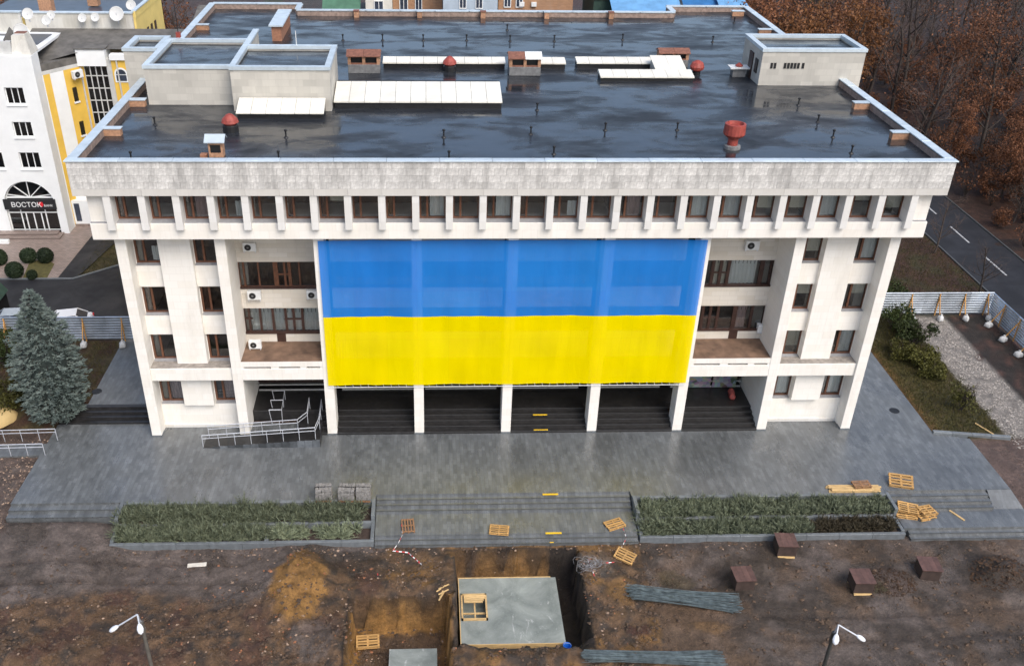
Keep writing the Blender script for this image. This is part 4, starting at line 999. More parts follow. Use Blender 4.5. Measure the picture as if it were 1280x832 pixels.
# glazed stair bay and yellow bay
x0=pix(105,85,1,37.6).x; x1=pix(134,85,1,37.6).x; zb=pix(118,83,1,37.2).z; zt_=pix(118,62,1,37.2).z; zc=pix(145,75,1,37.3).z
k('bay_header',M['bank_white'],x0-.4,x1+.1,37.2,39,zb,zt_); k('bay_roof',M['bank_roof'],x0-.5,x1+.2,37.1,39.2,zt_,zt_+.1)
k('stair_wall',M['bank_yellow'],x0-.3,x0,37.5,38,.3,zb); k('stair_dark',M['bank_yellow'],x0,x1,38.6,38.8,.3,zb)
gf=MB(); W_=x1-x0
for i in range(5): gf.box(x0+40+i*W_/4-.05,x0+40+i*W_/4+.05,4.85,4.95,0,zb-.6)
for z in [i*1.15 for i in range(int((zb-.6)/1.15)+1)]: gf.box(x0+40,x1+40,4.87,4.93,z-.05,z+.05)
gf.build('stair_glazing_frame',M['bank_grey'],K); MB().box(x0+40,x1+40,4.9,4.91,0,zb-.6).build('pane',M['glass_dark'],K)
k('bay_pilaster',M['bank_grey'],x1+.02,x1+.5,37.4,38,.3,zb+.6)
x2=pix(137,90,1,37.3).x
k('yellow_bay',M['bank_yellow'],x1+.52,-26,37.3,38,.3,zc); k('bay_cornice',M['bank_white'],x1+.5,-26,37.1,37.9,zc,zc+.5); k('rain_pipe',M['bank_grey'],x1+1.0,x1+1.12,37.15,37.29,.3,zc)
for z in (pix(152,103,1,37.3).z,pix(152,103,1,37.3).z-3.6):
    p=pix(152,95,1,37.3); xx=p.x
    m_=MB().box(xx+40-.62,xx+40+.62,4.54,4.6,z-.6,z+.15); 
    m_.add([(xx+40+.62*math.cos(math.pi*i/10),4.54,z+.15+.62*math.sin(math.pi*i/10)) for i in range(11)],[tuple(range(10,-1,-1))]); m_.build('arched_window',M['bank_white'],K)
    m_=MB().box(xx+40-.46,xx+40+.46,4.5,4.54,z-.45,z+.08); m_.add([(xx+40+.46*math.cos(math.pi*i/10),4.5,z+.17+.44*math.sin(math.pi*i/10)) for i in range(11)],[tuple(range(10,-1,-1))]); m_.build('pane',M['bank_navy'],K)
# roofs: grey pitched roof, stained parapet, upper block with yellow end
ze=pix(130,62,1,37.6).z-.6; zr_=pix(130,36,1,42.3).z-.6; zp=pix(130,17,1,42.3).z
MB().add([(3.6,5.0,ze),(12,5.0,ze),(12,9.6,zr_),(-.9,9.6,zr_),(-3,1.4,15.0),(-3.0,9.6,zr_)],[(0,1,2,3),(4,0,3,5)]).build('pitched_roof',M['bank_roof'],K)
MB().add([(0,1.2,15.0),(-2.2,.6,18.0),(-2.4,3.0,18.6),(0,3.2,15.2)],[(0,3,2,1)]).build('hip_roof',M['bank_roof'],K)
k('parapet_wall',M['bank_cream'],-43.5,-33.4,42.3,42.7,14.5,zp); k('parapet_coping',M['cap'],-43.6,-33.3,42.2,42.8,zp,zp+.1)
k('upper_block',M['bank_yellow2'],-48,-33.2,42.75,53,.3,zp-.5); k('upper_roof',M['bank_navy'],-47.8,-33.4,42.9,52.8,zp-.5,zp-.4)
k('end_parapet',M['bank_yellow2'],-33.45,-33.15,42.75,53,zp-.52,zp+.1); k('end_coping',M['cap'],-33.5,-33.1,42.8,53,zp+.1,zp+.2); k('rear_coping',M['bank_cream'],-48,-33.5,52.8,53.1,zp-.5,zp+.1)
for i in range(3): k('small_window',M['wood_dark'],-33.16,-33.11,46+i*1.5,46.6+i*1.5,zp-3.2,zp-2.1)
k('attic_wall',M['bank_grey'],XL,-41.6,33.2,33.6,17.42,18.5); k('attic_roof',M['bank_white'],XL,-41.2,33.6,36.6,17.42,18.2); k('roof_gutter',M['bank_navy'],XL,-40.6,36.6,40.5,17.42,17.5)
MB().add([(-1.6,.3,16.8),(.05,.3,16.8),(.05,2.2,16.8),(-1.6,2.2,16.8),(-1.4,.5,18.4),(-.4,.9,18.4),(-.4,2.0,18.4),(-1.4,2.0,18.4)],[(0,1,5,4),(1,2,6,5),(2,3,7,6),(3,0,4,7),(4,5,6,7)]).build('corner_attic',M['bank_cream'],K)
k('rusty_patch',M['rust_brown'],-41.4,-40.5,34.0,34.7,18.98,19.06)
k('rear_parapet',M['bank_cream'],XL,-43.6,41.5,41.9,17.4,19.2); k('rear_coping',M['cap'],XL,-43.5,41.4,42,19.2,19.3)
k('chimney',M['brick_lt'],-42.6,-41.4,44,45,18.7,20.0); k('chimney',M['brick_lt'],-38.9,-37.9,47,48,18.7,19.9)
k('side_annex',M['bank_white'],-39.88,-37.9,34.4,37.5,.9,3.3); k('annex_base',M['pavers'],-39.88,-37.85,34.35,37.5,.3,.9); k('annex_window',M['bank_navy'],-39.6,-39.1,34.36,34.41,1.2,3.0)
# forecourt furniture of the bank
k('entrance_step',M['pavers'],-47,-40.4,31.3,YF,.62,.78); k('entrance_step',M['pavers'],-46.6,-40.8,31.9,YF,.78,.94); k('entrance_ledge',M['bank_white'],-48,-44.8,30.3,30.6,.62,1.0)
for (px,py,lab) in ((60,147,'air conditioner on the upper yellow strip of the bank'),(70,187,'air conditioner on the lower yellow strip of the bank'),(96,97,'air conditioner beside the rain pipe of the bank')):
    p=pix(px,py,1,34.6 if px<80 else 36.6); o=ac((p.x,p.y,p.z),lab,'y',1.2); o.rotation_euler.z=math.atan2(dd.y,dd.x)
def dish(px,py,y,s,label,logo=False,tilt=25):
    p=pix(px,py,1,y); r=thing('satellite_dish',label,'satellite dish',(p.x,p.y,p.z)); 
    Mx=Matrix.Rotation(R(90-tilt),4,'X')@Matrix.Identity(4)
    s*=.55
    prof=[(s*t,s*.22*t*t) for t in (0.02,.3,.55,.8,1.0)]
    Mx=Matrix.Rotation(R(90+tilt*-1),4,'X')
    MB().lathe(prof+[(s*1.01,s*.24),(s*.8,s*.12),(s*.3,-.01),(.02,-.02)],n=22,M=Mx).build('reflector',M['dish'],r,smooth=True)
    if logo: MB().lathe([(s*.45,s*.06),(s*.45,s*.075)],n=12,M=Mx).build('logo',M['dish_stain'],r)
    MB().cyl((0,0,0),Mx@Vector((0,0,s*.75)),.025,None,5).build('feed_arm',M['steel'],r); MB().cyl((0,.1,-s*1.3),(0,.1,0),.05,None,6).build('stand',M['steel'],r)
dish(35,18,38,.95,'cream satellite dish against the rust coloured trees'); dish(27,40,35.5,1.25,'big white satellite dish over the dark gutter')
dish(58,26,37.5,.8,'white satellite dish touching the stained parapet end'); dish(64,19,39.5,.7,'smaller white satellite dish just behind its neighbour on the gutter')
dish(103,23,41.9,.75,'satellite dish with an orange emblem'); dish(119,22,41.9,.75,'plain white satellite dish beside the orange emblem one')
dish(146,18,41.8,1.25,'largest white satellite dish on the stained parapet'); dish(164,7,45.5,.9,'white satellite dish standing on the dark upper roof')

# ------------------------------------------------------------------ houses behind
M['house_green']=simple('green_metal_roof',(.07,.16,.10),.5,.2,1); M['house_cream']=simple('cream_render',(.66,.63,.56),.8,.1,1)
M['house_brick']=stone('orange_brick',(.36,.20,.11),.8,.5,.16,.2); M['house_blue']=simple('pale_blue_render',(.40,.47,.54),.8,.1,.7)
M['house_dkgreen']=simple('dark_green_boards',(.025,.055,.04),.7,.25,2); M['roof_blue']=simple('blue_metal_roof',(.14,.32,.55),.4,.2,.7); M['roof_blue2']=simple('deep_blue_metal',(.03,.14,.34),.4,.2,1)
def bhouse(label,pxa,pxb,y,ztop,mat,wins=(),depth=10,roof=None):
    xa=pix(pxa,6,1,y).x; xb=pix(pxb,6,1,y).x
    r=thing('house',label,'house',(xa,y,0)); W_=xb-xa
    MB().box(0,W_,0,depth,0,ztop).build('wall',mat,r)
    MB().box(-.2,W_+.2,-.2,depth+.2,ztop,ztop+.3).build('roof',roof or M['bank_roof'],r)
    for (u,zz,ww,hh,ac_) in wins:
        o=bpy.data.objects.new('window',win_mesh(ww,hh,[(.5,.08)],.09,None,'white_paint')); put(o,r); o.location=(u*W_,-.06,zz); inst('pane',MB().box(-ww/2+.05,ww/2-.05,.01,.04,.05,hh-.05).mesh('pane',M['bank_navy']),o)
    return r
r=bhouse('low outbuilding with a green metal roof beyond the back parapet',405,456,85,9.4,M['house_cream'])
MB().add([(-.4,-.8,9.7),(4.9,-.8,9.7),(4.9,7,14.5),(-.4,7,14.5)],[(0,1,2,3)]).build('green_roof',M['house_green'],r)
bhouse('white rendered house with a brown doorway beyond the back parapet',457,490,86,15,M['house_cream'],((.5,10.2,1.3,1.6,0),))
bhouse('orange brick house with tall windows next to the pale blue block',491,553,88,16,M['house_brick'],((.22,9.6,1.2,2.6,0),(.52,9.6,1.0,2.6,0)))
bhouse('pale blue rendered block with two white windows',554,622,84,16,M['house_blue'],((.36,11.2,1.0,1.5,0),(.66,11.2,1.0,1.5,0),(.36,8,1.0,1.5,0),(.66,8,1.0,1.5,0)))
o=bhouse('orange brick block with windows and wall units next to the pale blue one',623,716,86,16,M['house_brick'],((.12,11.0,1.0,1.7,0),(.28,11.0,1.0,1.7,0)))
for i,u in enumerate((1.9,3.6)): MB().box(u+1.0,u+1.7,-.35,0,11.2,11.75).build('wall_unit',M['white_metal'],o)
r=bhouse('dark green boarded house beside the blue roofs',742,770,84,12.5,M['house_dkgreen'])
r=thing('blue_roofed_hall','hall with several pale and deep blue metal roofs beyond the back corner','building',(19.5,68,0))
MB().box(0,20,4,18,0,9.0).build('wall',M['house_blue'],r)
MB().add([(0,0,8.0),(9.5,0,8.0),(9.5,16,13.5),(0,16,13.5)],[(0,1,2,3)]).build('roof',M['roof_blue'],r); MB().box(1.0,3.2,2.0,2.2,9.0,10.6).build('dormer',M['roof_blue2'],r)
MB().add([(9.7,1,8.2),(17,1,8.2),(17,16,14.0),(9.7,16,14.0)],[(0,1,2,3)]).build('roof',M['roof_blue2'],r); MB().box(9.5,9.9,0,16,8.0,8.4).build('gutter',M['white_metal'],r)
MB().cyl((9.6,2,8.6),(12.5,8,12.6),.18,None,6).cyl((13.6,1.5,9),(13.6,1.5,13),.15,None,6).build('white_pole',M['white_metal'],r)
MB().add([(14.2,.8,9.2),(19.8,.8,8.9),(18.0,14,13.6),(14.2,14,13.8)],[(0,1,2,3)]).build('roof',M['roof_blue'],r)
MB().add([(17.2,0.6,9.0),(21.4,.2,8.2),(21.4,9,10.4),(17.2,10,12.2)],[(0,1,2,3)]).build('roof',M['roof_blue2'],r)
r=thing('cream_house','cream gabled outhouse among the bare trees behind the yellow block','house',(-33.0,62,0))
MB().box(0,6,0,8,0,12.0).build('wall',M['house_cream'],r); MB().add([(-.3,-.4,12),(6.3,-.4,12),(6.3,8.4,14.2),(-.3,8.4,14.2)],[(0,1,2,3)]).build('roof',M['bank_roof'],r); MB().box(2.2,3.0,-.05,.02,9.8,10.9).build('window',M['black'],r)

# ------------------------------------------------------------------ parked car, shed
def car(loc,rz,label,body):
    r=thing('parked_car',label,'car',loc,rz)
    sec=[(-2.1,.45,.72),(-2.15,.75,.8),(-1.6,.92,.84),(-1.1,.98,.86),(1.2,.98,.86),(1.9,.88,.82),(2.15,.7,.74),(2.1,.4,.7)]
    m_=MB(); vs=[];fs=[]
    prof=[(-2.15,.35),(-2.2,.62),(-2.1,.86),(-1.2,.98),(1.45,1.02),(2.05,.95),(2.18,.7),(2.15,.35)]
    for wy in (-.86,.86):
        for (x,z) in prof: vs.append((x,wy*(1 if .5<z<.9 else .95),z))
    n=len(prof); fs=[tuple(range(n-1,-1,-1)),tuple(range(n,2*n))]+[(i,(i+1)%n,n+(i+1)%n,n+i) for i in range(n)]
    m_.add(vs,fs).build('body',body,r,bevel=.06)
    cab=[(-1.25,.97),(-.45,1.46),(1.0,1.48),(1.75,1.0)]; vs=[]
    for sg in (-1,1):
        for (x,z) in cab: vs.append((x,sg*(.82 if z<1.1 else .66),z))
    MB().add(vs,[(3,2,1,0),(4,5,6,7),(0,1,5,4),(1,2,6,5),(2,3,7,6)]).build('cabin_glass',M['bank_navy'],r)
    MB().box(-.5,1.05,-.64,.64,1.465,1.51).build('roof',body,r,bevel=.03)
    for sg in (-1,1):
        MB().cyl((-1.22,sg*.80,.98),(-.45,sg*.66,1.48),.04,None,5).cyl((1.0,sg*.66,1.48),(1.75,sg*.8,1.0),.05,None,5).cyl((.25,sg*.66,1.48),(.3,sg*.83,.99),.04,None,5).build('pillar',body,r)
        for x in (-1.35,1.35):
            w_=MB().cyl((x,sg*.70,.33),(x,sg*.89,.33),.33,None,16).build('wheel',M['black'],r); MB().cyl((x,sg*.885,.33),(x,sg*.90,.33),.2,None,12).build('rim',M['steel'],w_)
        MB().box(-2.2,-2.08,sg*.62-.15,sg*.62+.15,.62,.78).build('headlight',M['white_metal'],r); MB().box(2.1,2.19,sg*.65-.12,sg*.65+.12,.7,.9).build('tail_light',M['red_logo'],r)
M['car_white']=simple('white_car_paint',(.80,.80,.80),.25,.03,2); M['car_silver']=simple('silver_car_paint',(.42,.47,.52),.25,.05,2,0,0,.5)
p=pix(80,395,1,14.0); car((p.x,13.9,.62),R(12),'white car parked on the drive behind the fence and the spruce top',M['car_white'])
p=pix(22,400,1,14.2); car((p.x,14.2,.62),R(185),'silver car half hidden behind the spruce beside the dark shed',M['car_silver'])
p=pix(0,400,2,.62)
r=thing('small_shed','small black shed with a pitched roof behind the fence','shed',(p.x-1.0,p.y+.2,.62))
MB().box(-1.2,1.0,0,2,0,1.6).build('wall',M['black'],r); MB().add([(-1.3,-.1,1.55),(1.2,-.1,1.55),(.3,-.1,2.9),(-1.3,2.1,1.55),(1.2,2.1,1.55),(.3,2.1,2.9)],[(0,1,2),(5,4,3),(1,4,5,2),(0,2,5,3)]).build('roof',M['house_dkgreen'],r)

# ------------------------------------------------------------------ street lamps
def lamp(x,y,sx,label,pole,zt=7.6):
    z0=gz(x,y); r=thing('street_lamp',label,'street lamp',(x,y,z0)); H=zt-z0
    MB().cyl((0,0,0),(0,0,1.2),.17,.15,12).cyl((0,0,1.2),(0,0,H),.11,.075,12).build('pole',pole,r); MB().lathe([(.3,0),(.28,.12),(.18,.2)],n=12).build('base',pole,r)
    MB().cyl((0,0,H-.45),(0,0,H+.12),.11,.10,12).build('collar',pole,r)
    for (dx,dy) in ((sx*.95,-.15),(sx*.02,-.2)):
        top=Vector((sx*.10,.02,H+.55)); e=Vector((dx,dy,H+(.05 if abs(dx)>.5 else .22))); d_=(e-top).normalized()
        MB().tube([(0,0,H),tuple(top),tuple(e)],.035,6).build('arm',M['steel'],r)
        s_=d_.cross(Vector((0,0,1))).normalized(); u_=s_.cross(d_)
        vs=[];n=10
        for (t,wd,hh) in ((0,.05,.04),(.10,.11,.08),(.25,.145,.095),(.40,.11,.07),(.47,.03,.03)):
            for i in range(n):
                a=2*math.pi*i/n; vs.append(e+d_*t+s_*wd*math.cos(a)+u_*hh*math.sin(a))
        fs=[(j*n+i,j*n+(i+1)%n,(j+1)*n+(i+1)%n,(j+1)*n+i) for j in range(4) for i in range(n)]+[tuple(range(n-1,-1,-1)),tuple(range(4*n,5*n))]
        h=MB().add([tuple(v) for v in vs],fs).build('lamp_head',M['lampw'],r,smooth=True)
M['lampw']=simple('pale_lamp_housing',(.75,.77,.80),.3,.05,2); M['pole_dark']=simple('dark_lamp_pole',(.035,.037,.035),.5,.3,2); M['pole_grey']=simple('grey_lamp_pole',(.11,.10,.085),.6,.3,2)
p=pix(177,779,2,7.6); lamp(p.x,p.y,-1,'street lamp on a grey pole over the brown spoil heaps',M['pole_grey'])
p=pix(1042,792,2,7.6); lamp(p.x,p.y,1,'street lamp on a black pole over the flat dug ground',M['pole_dark'])
# ------------------------------------------------------------------ foundation slabs in the pits
r=thing('foundation_slab','square grey concrete slab cast in the open pit','slab',(-.75,-15.05,-2.75))
hx0,hx1,hy0,hy1=-2.75,-1.35,-.75,1.15     # opening in local x,y
X0,X1,Y0,Y1,ZT_=-2.87,2.9,-2.55,2.55,1.15
for a in ((X0,hx0,Y0,Y1),(hx1,X1,Y0,Y1),(hx0,hx1,Y0,hy0),(hx0,hx1,hy1,Y1)): pass
m_=MB()
xs_=[X0,hx0,hx1,X1]; ys_=[Y0,hy0,hy1,Y1]
for i in range(3):
    for j in range(3):
        if i==1 and j==1: continue
        m_.quad((xs_[i],ys_[j],ZT_),(xs_[i+1],ys_[j],ZT_),(xs_[i+1],ys_[j+1],ZT_),(xs_[i],ys_[j+1],ZT_))
for (a,c) in (((X0,Y0),(X1,Y0)),((X1,Y0),(X1,Y1)),((X1,Y1),(X0,Y1)),((X0,Y1),(X0,Y0))): m_.quad((a[0],a[1],-.2),(c[0],c[1],-.2),(c[0],c[1],ZT_),(a[0],a[1],ZT_))
for (a,c) in (((hx0,hy0),(hx0,hy1)),((hx0,hy1),(hx1,hy1)),((hx1,hy1),(hx1,hy0)),((hx1,hy0),(hx0,hy0))): m_.quad((a[0],a[1],.1),(c[0],c[1],.1),(c[0],c[1],ZT_),(a[0],a[1],ZT_))
m_.quad((hx0,hy0,.15),(hx1,hy0,.15),(hx1,hy1,.15),(hx0,hy1,.15))
m_.build('concrete',M['concrete'],r)
t=.04
for a in ((X0-t,X0-.002,Y0,Y1),(X0-t,X1,Y0-t,Y0-.002),(X0-t,X1-.3,Y1+.002,Y1+t)): MB().box(a[0],a[1],a[2],a[3],.2,ZT_+.035).build('formwork_board',M['pine'],r)
for (a,c) in (((hx0,hy0),(hx1,hy0)),((hx0,hy1),(hx1,hy1)),((hx0,hy0),(hx0,hy1)),((hx1,hy0),(hx1,hy1))):
    MB().box(min(a[0],c[0])-.05,max(a[0],c[0])+.05,min(a[1],c[1])-.05,max(a[1],c[1])+.05,ZT_+.005,ZT_+.12).build('opening_frame',M['pine'],r)
for kx in range(4): MB().box(hx0+.12+.0*kx,hx1-.2*kx/3,hy1-.25-.17*kx,hy1-.12-.17*kx,ZT_+.13+.02*kx,ZT_+.17+.02*kx).build('loose_board',M['pine'],r)
MB().box(hx0+.7,hx0+.78,hy0,hy1,ZT_-.2,ZT_-.1).box(hx0,hx1,hy0+.6,hy0+.68,ZT_-.2,ZT_-.11).build('brace_board',M['pine'],r)
o=MB().box(0,2.65,-4.6,0,0,.9).build('foundation_slab',M['concrete'],None,bevel=.02); o.location=(-7.6,-17.2,-3.15); tag(o,'lower concrete slab in the deeper clay pit','slab')
pp=None and thing('trench_boards','leaning shuttering boards along the wall of the clay pit','boards',(-9.35,-14.95,-2.6))
for kx in range(0): MB().box(0,4.8,-.05-.05*kx,-.02-.05*kx,.2+.42*kx,.58+.42*kx).build('board',M['pallet_old'],pp)

# ------------------------------------------------------------------ pallets, timber, crates, stones, rods
def pallet_proto(mat):
    r=empty('pallet')
    for i in range(5): MB().box(-.6,.6,-.4+i*.177,-.4+i*.177+.092,.122,.144).build('deck_slat',mat,r)
    for i in range(3): MB().box(-.6+i*.55,-.5+i*.55,-.4,.4,.10,.122).build('cross_slat',mat,r)
    for i in range(3):
        for j in range(3): MB().box(-.6+i*.55,-.5+i*.55,-.4+j*.35,-.3+j*.35,.022,.10).build('block',mat,r)
    for j in range(3): MB().box(-.6,.6,-.4+j*.35,-.3+j*.35,0,.022).build('base_slat',mat,r)
    return r
protos={'new':pallet_proto(M['pallet']),'old':pallet_proto(M['pallet_old'])}; used=set()
def pallet(px,py,z,rz,label,kind='new',tilt=(0,0),s=1.0,dz=0):
    p=pix(px,py,2,z)
    o=protos[kind] if kind not in used else copy_tree(protos[kind]); used.add(kind)
    o.location=(p.x,p.y,z+dz); o.rotation_euler=(tilt[0],tilt[1],rz); o.scale=(s,s,s); tag(o,label,'pallet'); return o
pallet(510,658,-.6,R(95),'wooden pallet with striped tape on the landing by the junipers','old')
pallet(624,663,-.6,R(-8),'orange timber pallet lying alone on the middle of the landing','new',s=1.0)
pallet(768,656,-.6,R(22),'orange timber pallet on the landing next to the bed kerb','new')
pallet(781,697,-.95,R(-32),'tilted timber pallet lying in the dirt below the landing','new',(R(14),R(6)),1.0,.12)
pallet(1125,604,0,R(-15),'timber pallet propped up on the paving by the steps','new',(R(18),0),1.25,.14)
for i,(px,py,dz,rz,lab) in enumerate(((1132,643,0,-12,'lowest pallet of the heap below the steps'),(1133,640,.3,-16,'upper pallet leaning on the heap below the steps'),(1155,645,.02,20,'outer pallet on the ground of the heap'),(1157,642,.20,24,'crossed pallet lying on top of the heap'))):
    pallet(px,py,-.6,R(rz),lab,'new',(R(8 if i%2 else 2),R(4*i)),1.05,dz)
pallet(460,806,-3.1,R(4),'pallet lying in the corner of the clay pit','new',(R(4),0),1.1,.22)
tb=thing('timber_bundle','bundle of long pale timber battens lying beside the bed','timber',(20.3,-6.95,0),R(-1)); qb=random.Random(3)
for i in range(13):
    x=qb.uniform(0,.35); y=(i%5)*.14; z=(i//5)*.07
    MB().box(x,x+qb.uniform(2.7,3.5),y,y+.11,z,z+.06).build('batten',M['pine'],tb)
o=copy_tree(protos['old']); o.location=(22.6,-6.5,.21); o.rotation_euler=(0,0,R(3)); o.scale=(.95,.8,1.1); tag(o,'dark pallet lying across the timber battens','pallet')
p=pix(1196,644,2,-.6); o=MB().box(-.55,.55,-.06,.06,0,.05).build('timber_offcut',M['pine']); o.location=(p.x,p.y,-.598); o.rotation_euler=(0,0,R(-62)); tag(o,'short pale batten lying alone on the lower paving','timber')
p=pix(1170,531,2,0); o=MB().box(-.8,.8,-.05,.05,0,.05).build('timber_offcut',M['pine']); o.location=(34.0,-.2,.02); o.rotation_euler=(0,0,R(-65)); tag(o,'pale batten lying at the tip of the lawn by the gravel','timber')
M['cobble']=simple('grey_cobbles',(.20,.19,.18),.8,.35,6,.01)
for i,(px,lab) in enumerate(((404,'stack of grey cobbles on a pallet standing alone'),(433,'middle stack of grey cobbles on a pallet'),(453.5,'stack of grey cobbles on a pallet next to the steps'))):
    p=pix(px,628,2,0); r=thing('cobble_stack',lab,'stone stack',(p.x,p.y+.45,0),R(qb.uniform(-4,4)))
    for j in range(3): MB().box(-.48,.48,-.42+j*.36,-.32+j*.36,0,.12).build('pallet_skid',M['pallet_old'],r)
    s_=MB(); wdt=.50 if i!=2 else .44
    for zz in range(4):
        for a in range(5):
            for c in range(4):
                x=-wdt+.02+a*(2*wdt/5)+qb.uniform(0,.03); y=-.42+c*.21+qb.uniform(0,.02); z=.13+zz*.19+qb.uniform(0,.03)
                Mx=Matrix.Translation((x+.09,y+.09,z+.09))@Matrix.Rotation(qb.uniform(-.3,.3),4,qb.choice('XYZ'))
                s_.box(-.1,.097,-.102,.1,-.095,.095,0,Mx)
    o=s_.build('cobbles',M['cobble'],r,bevel=.012); o['kind']='stuff'
    MB().box(-wdt-.02,wdt+.02,-.015,.015,.12,.93).build('strap',M['black'],r)
M['box_brown']=simple('brown_board_box',(.105,.055,.045),.6,.3,3,.004,.2); M['box_side']=simple('dark_box_side',(.05,.032,.026),.7,.3,3,.004)
for (px,py,rz,lab,skid) in ((983,697,-4,'brown covered box right below the planter edge',1),(930,738,2,'brown covered box at the end of the steel rods',0),(1078,744,-2,'brown covered box standing on a pale timber bearer',1),(1163,725,-6,'brown covered box next to the leafy soil heap',0)):
    z=-1.1; p=pix(px,py,2,z); z=gz(p.x,p.y+.5); s_=.56
    r=thing('covered_box',lab,'box',(p.x,p.y+.55,z-.04),R(rz)); zz=.12 if skid else 0
    MB().box(-s_,s_,-.55,.55,zz,zz+.80).build('body',M['box_side'],r,bevel=.01)
    for j in range(4): MB().box(-s_-.05+j*(2*s_+.1)/4+.003,-s_-.05+(j+1)*(2*s_+.1)/4-.003,-.62,.62,zz+.80,zz+.84).build('lid_board',M['box_brown'],r)
    if skid: MB().box(-s_+.05,s_-.05,-.60,-.48,0,.115).build('bearer',M['pine'],r); MB().box(-s_+.05,s_-.05,.4,.52,0,.115).build('bearer',M['pine'],r)
M['rebar']=simple('grey_steel_rods',(.16,.20,.21),.5,.4,3,0,0,.5)
def rods(name,x0,x1,y0,y1a,n,label,seed,spread=.35):
    qq=random.Random(seed); m_=MB()
    for i in range(n):
        t=qq.random(); ya=y0+(qq.random()-.5)*spread*2; yb=y1a+(qq.random()-.5)*spread*3.0
        za=gz(x0,ya)+.10+qq.random()*.30; zb=gz(x1,yb)+.08+qq.random()*.22
        xa=x0+qq.uniform(-.35,.35); xb=x1+qq.uniform(-.4,.4)
        pm=Vector(((xa+xb)/2,(ya+yb)/2,(za+zb)/2-.02)); pm.z=max(pm.z,gz(pm.x,pm.y)+.06)
        m_.tube([(xa,ya,za),tuple(pm),(xb,yb,zb)],.016,4)
    return tag(m_.build(name,M['rebar']),label,'steel rods')
rods('rebar_bundle',6.2,12.1,-14.75,-15.5,120,'long bundle of steel reinforcing rods beside the brown box',1,.5)
rods('rebar_bundle',3.0,10.1,-19.35,-19.5,110,'long bundle of steel reinforcing rods beyond the concrete slab',2,.35)
# wire tangle, blue bucket, yellow offcuts, barrier tape
M['wire']=simple('dull_wire',(.26,.26,.27),.6,.3,3); qq=random.Random(8); m_=MB(); pc=Vector((4.1,-12.6,-.75))
for i in range(34):
    pts=[]; a=qq.uniform(0,6.28); rr_=qq.uniform(.25,.75); tz=qq.uniform(-.2,.3)
    ox,oy=qq.gauss(0,.28),qq.gauss(0,.2)
    rr_*=.75
    for j in range(7): t=a+j*.55; pts.append((ox+pc.x+rr_*math.cos(t)*1.15+qq.uniform(-.08,.08),oy+pc.y+rr_*math.sin(t)*.8+qq.uniform(-.08,.08),pc.z+.15+tz*math.sin(j)+.1*qq.random()))
    m_.tube(pts,.008,3)
tag(m_.build('wire_tangle',M['wire']),'tangled heap of grey wire on the bank of the pit','wire')
p=pix(709,806,2,-1.3); r=thing('blue_bucket','bright blue plastic bucket at the corner of the pit','bucket',(p.x,p.y,gz(p.x,p.y)))
M['blue_pl']=simple('blue_plastic',(.01,.13,.55),.4,.1,2); r.scale=(.66,.66,.66); MB().lathe([(.24,0),(.33,.5),(.36,.52),(.34,.54),(.30,.5),(.22,.06)],n=16).build('bucket',M['blue_pl'],r); MB().tube([(-.34,0,.5),(-.2,0,.75),(.2,0,.75),(.34,0,.5)],.012,5).build('handle',M['steel'],r)
r=thing('timber_offcuts','few yellow timber offcuts dropped beside the concrete slab','timber',(-4.55,-14.5,gz(-4.75,-14.5)+.05))
for i in range(6): MB().box(-.35,.35,-.04,.04,0,.03,0,Matrix.Translation((qq.uniform(-.15,.15),qq.uniform(-.5,.5),.04*i+.05))@Matrix.Rotation(qq.uniform(.5,1.7),4,'Z')).build('offcut',M['pine'],r)
M['tape_r']=simple('red_tape',(.55,.06,.06),.5,.1,3); M['tape_w']=simple('white_tape',(.75,.74,.73),.5,.06,3)
def tape(pts,label):
    P=[Vector(p) for p in pts]; m_=MB(); n=0
    for a,c in zip(P[:-1],P[1:]):
        L_=(c-a).length; s_=max(1,int(L_/.16))
        for i in range(s_):
            u,v=a.lerp(c,i/s_),a.lerp(c,(i+1)/s_); w_=Vector((.0,.02,.03)) if i%3 else Vector((.02,.03,.01))
            m_.add([u-w_,v-w_,v+w_,u+w_],[(0,1,2,3)],n%2); n+=1
    tag(m_.build('barrier_tape',[M['tape_r'],M['tape_w']]),label,'tape')
def P3(px,py,z): p=pix(px,py,2,z); return (p.x,p.y,z)
tape([P3(502,655,-.4),P3(503,668,-.5),P3(498,678,-.7),P3(491,688,-.95),P3(510,690,-.95),P3(527,705,-.95)],'red and white barrier tape trailing from the pallet down the steps')
tape([P3(779,660,-.45),P3(783,672,-.5),P3(775,688,-.8)],'red and white barrier tape strung between the two tilted pallets')
tape([P3(768,702,-.85),P3(750,704,-.85),P3(735,700,-.7),P3(742,716,-.6),P3(745,728,-.8)],'barrier tape lying across the wire tangle')
tape([P3(472,716,-.95),P3(473,724,-.95),P3(490,724,-.95),P3(499,731,-.95)],'crumpled barrier tape lying on the dark bank')
M['foil']=simple('pale_paper_sheet',(.6,.56,.48),.8,.15,3)
o=MB().box(-.55,.55,-.16,.16,0,.03).build('paper_sheet',M['foil']); p=pix(246,704,2,-1.0); o.location=(p.x,p.y,gz(p.x,p.y)+.03); o.rotation_euler=(0,0,.1); tag(o,'pale torn sheet lying on the grey ground','litter')
# manhole covers
p=pix(1118,513,2,0); o=MB().lathe([(.36,0),(.36,.012),(.30,.014),(.30,.010),(.05,.010)],n=20).build('manhole_cover',M['black']); o.location=(p.x,p.y,.002); tag(o,'round dark manhole cover in the wet paving','manhole cover')
p=pix(121,489,2,.605); o=MB().lathe([(.36,0),(.36,.02),(.28,.02),(.27,.008)],n=20).build('manhole_cover',M['black']); o.location=(p.x,p.y,.607); tag(o,'round manhole ring on the raised side path','manhole cover')
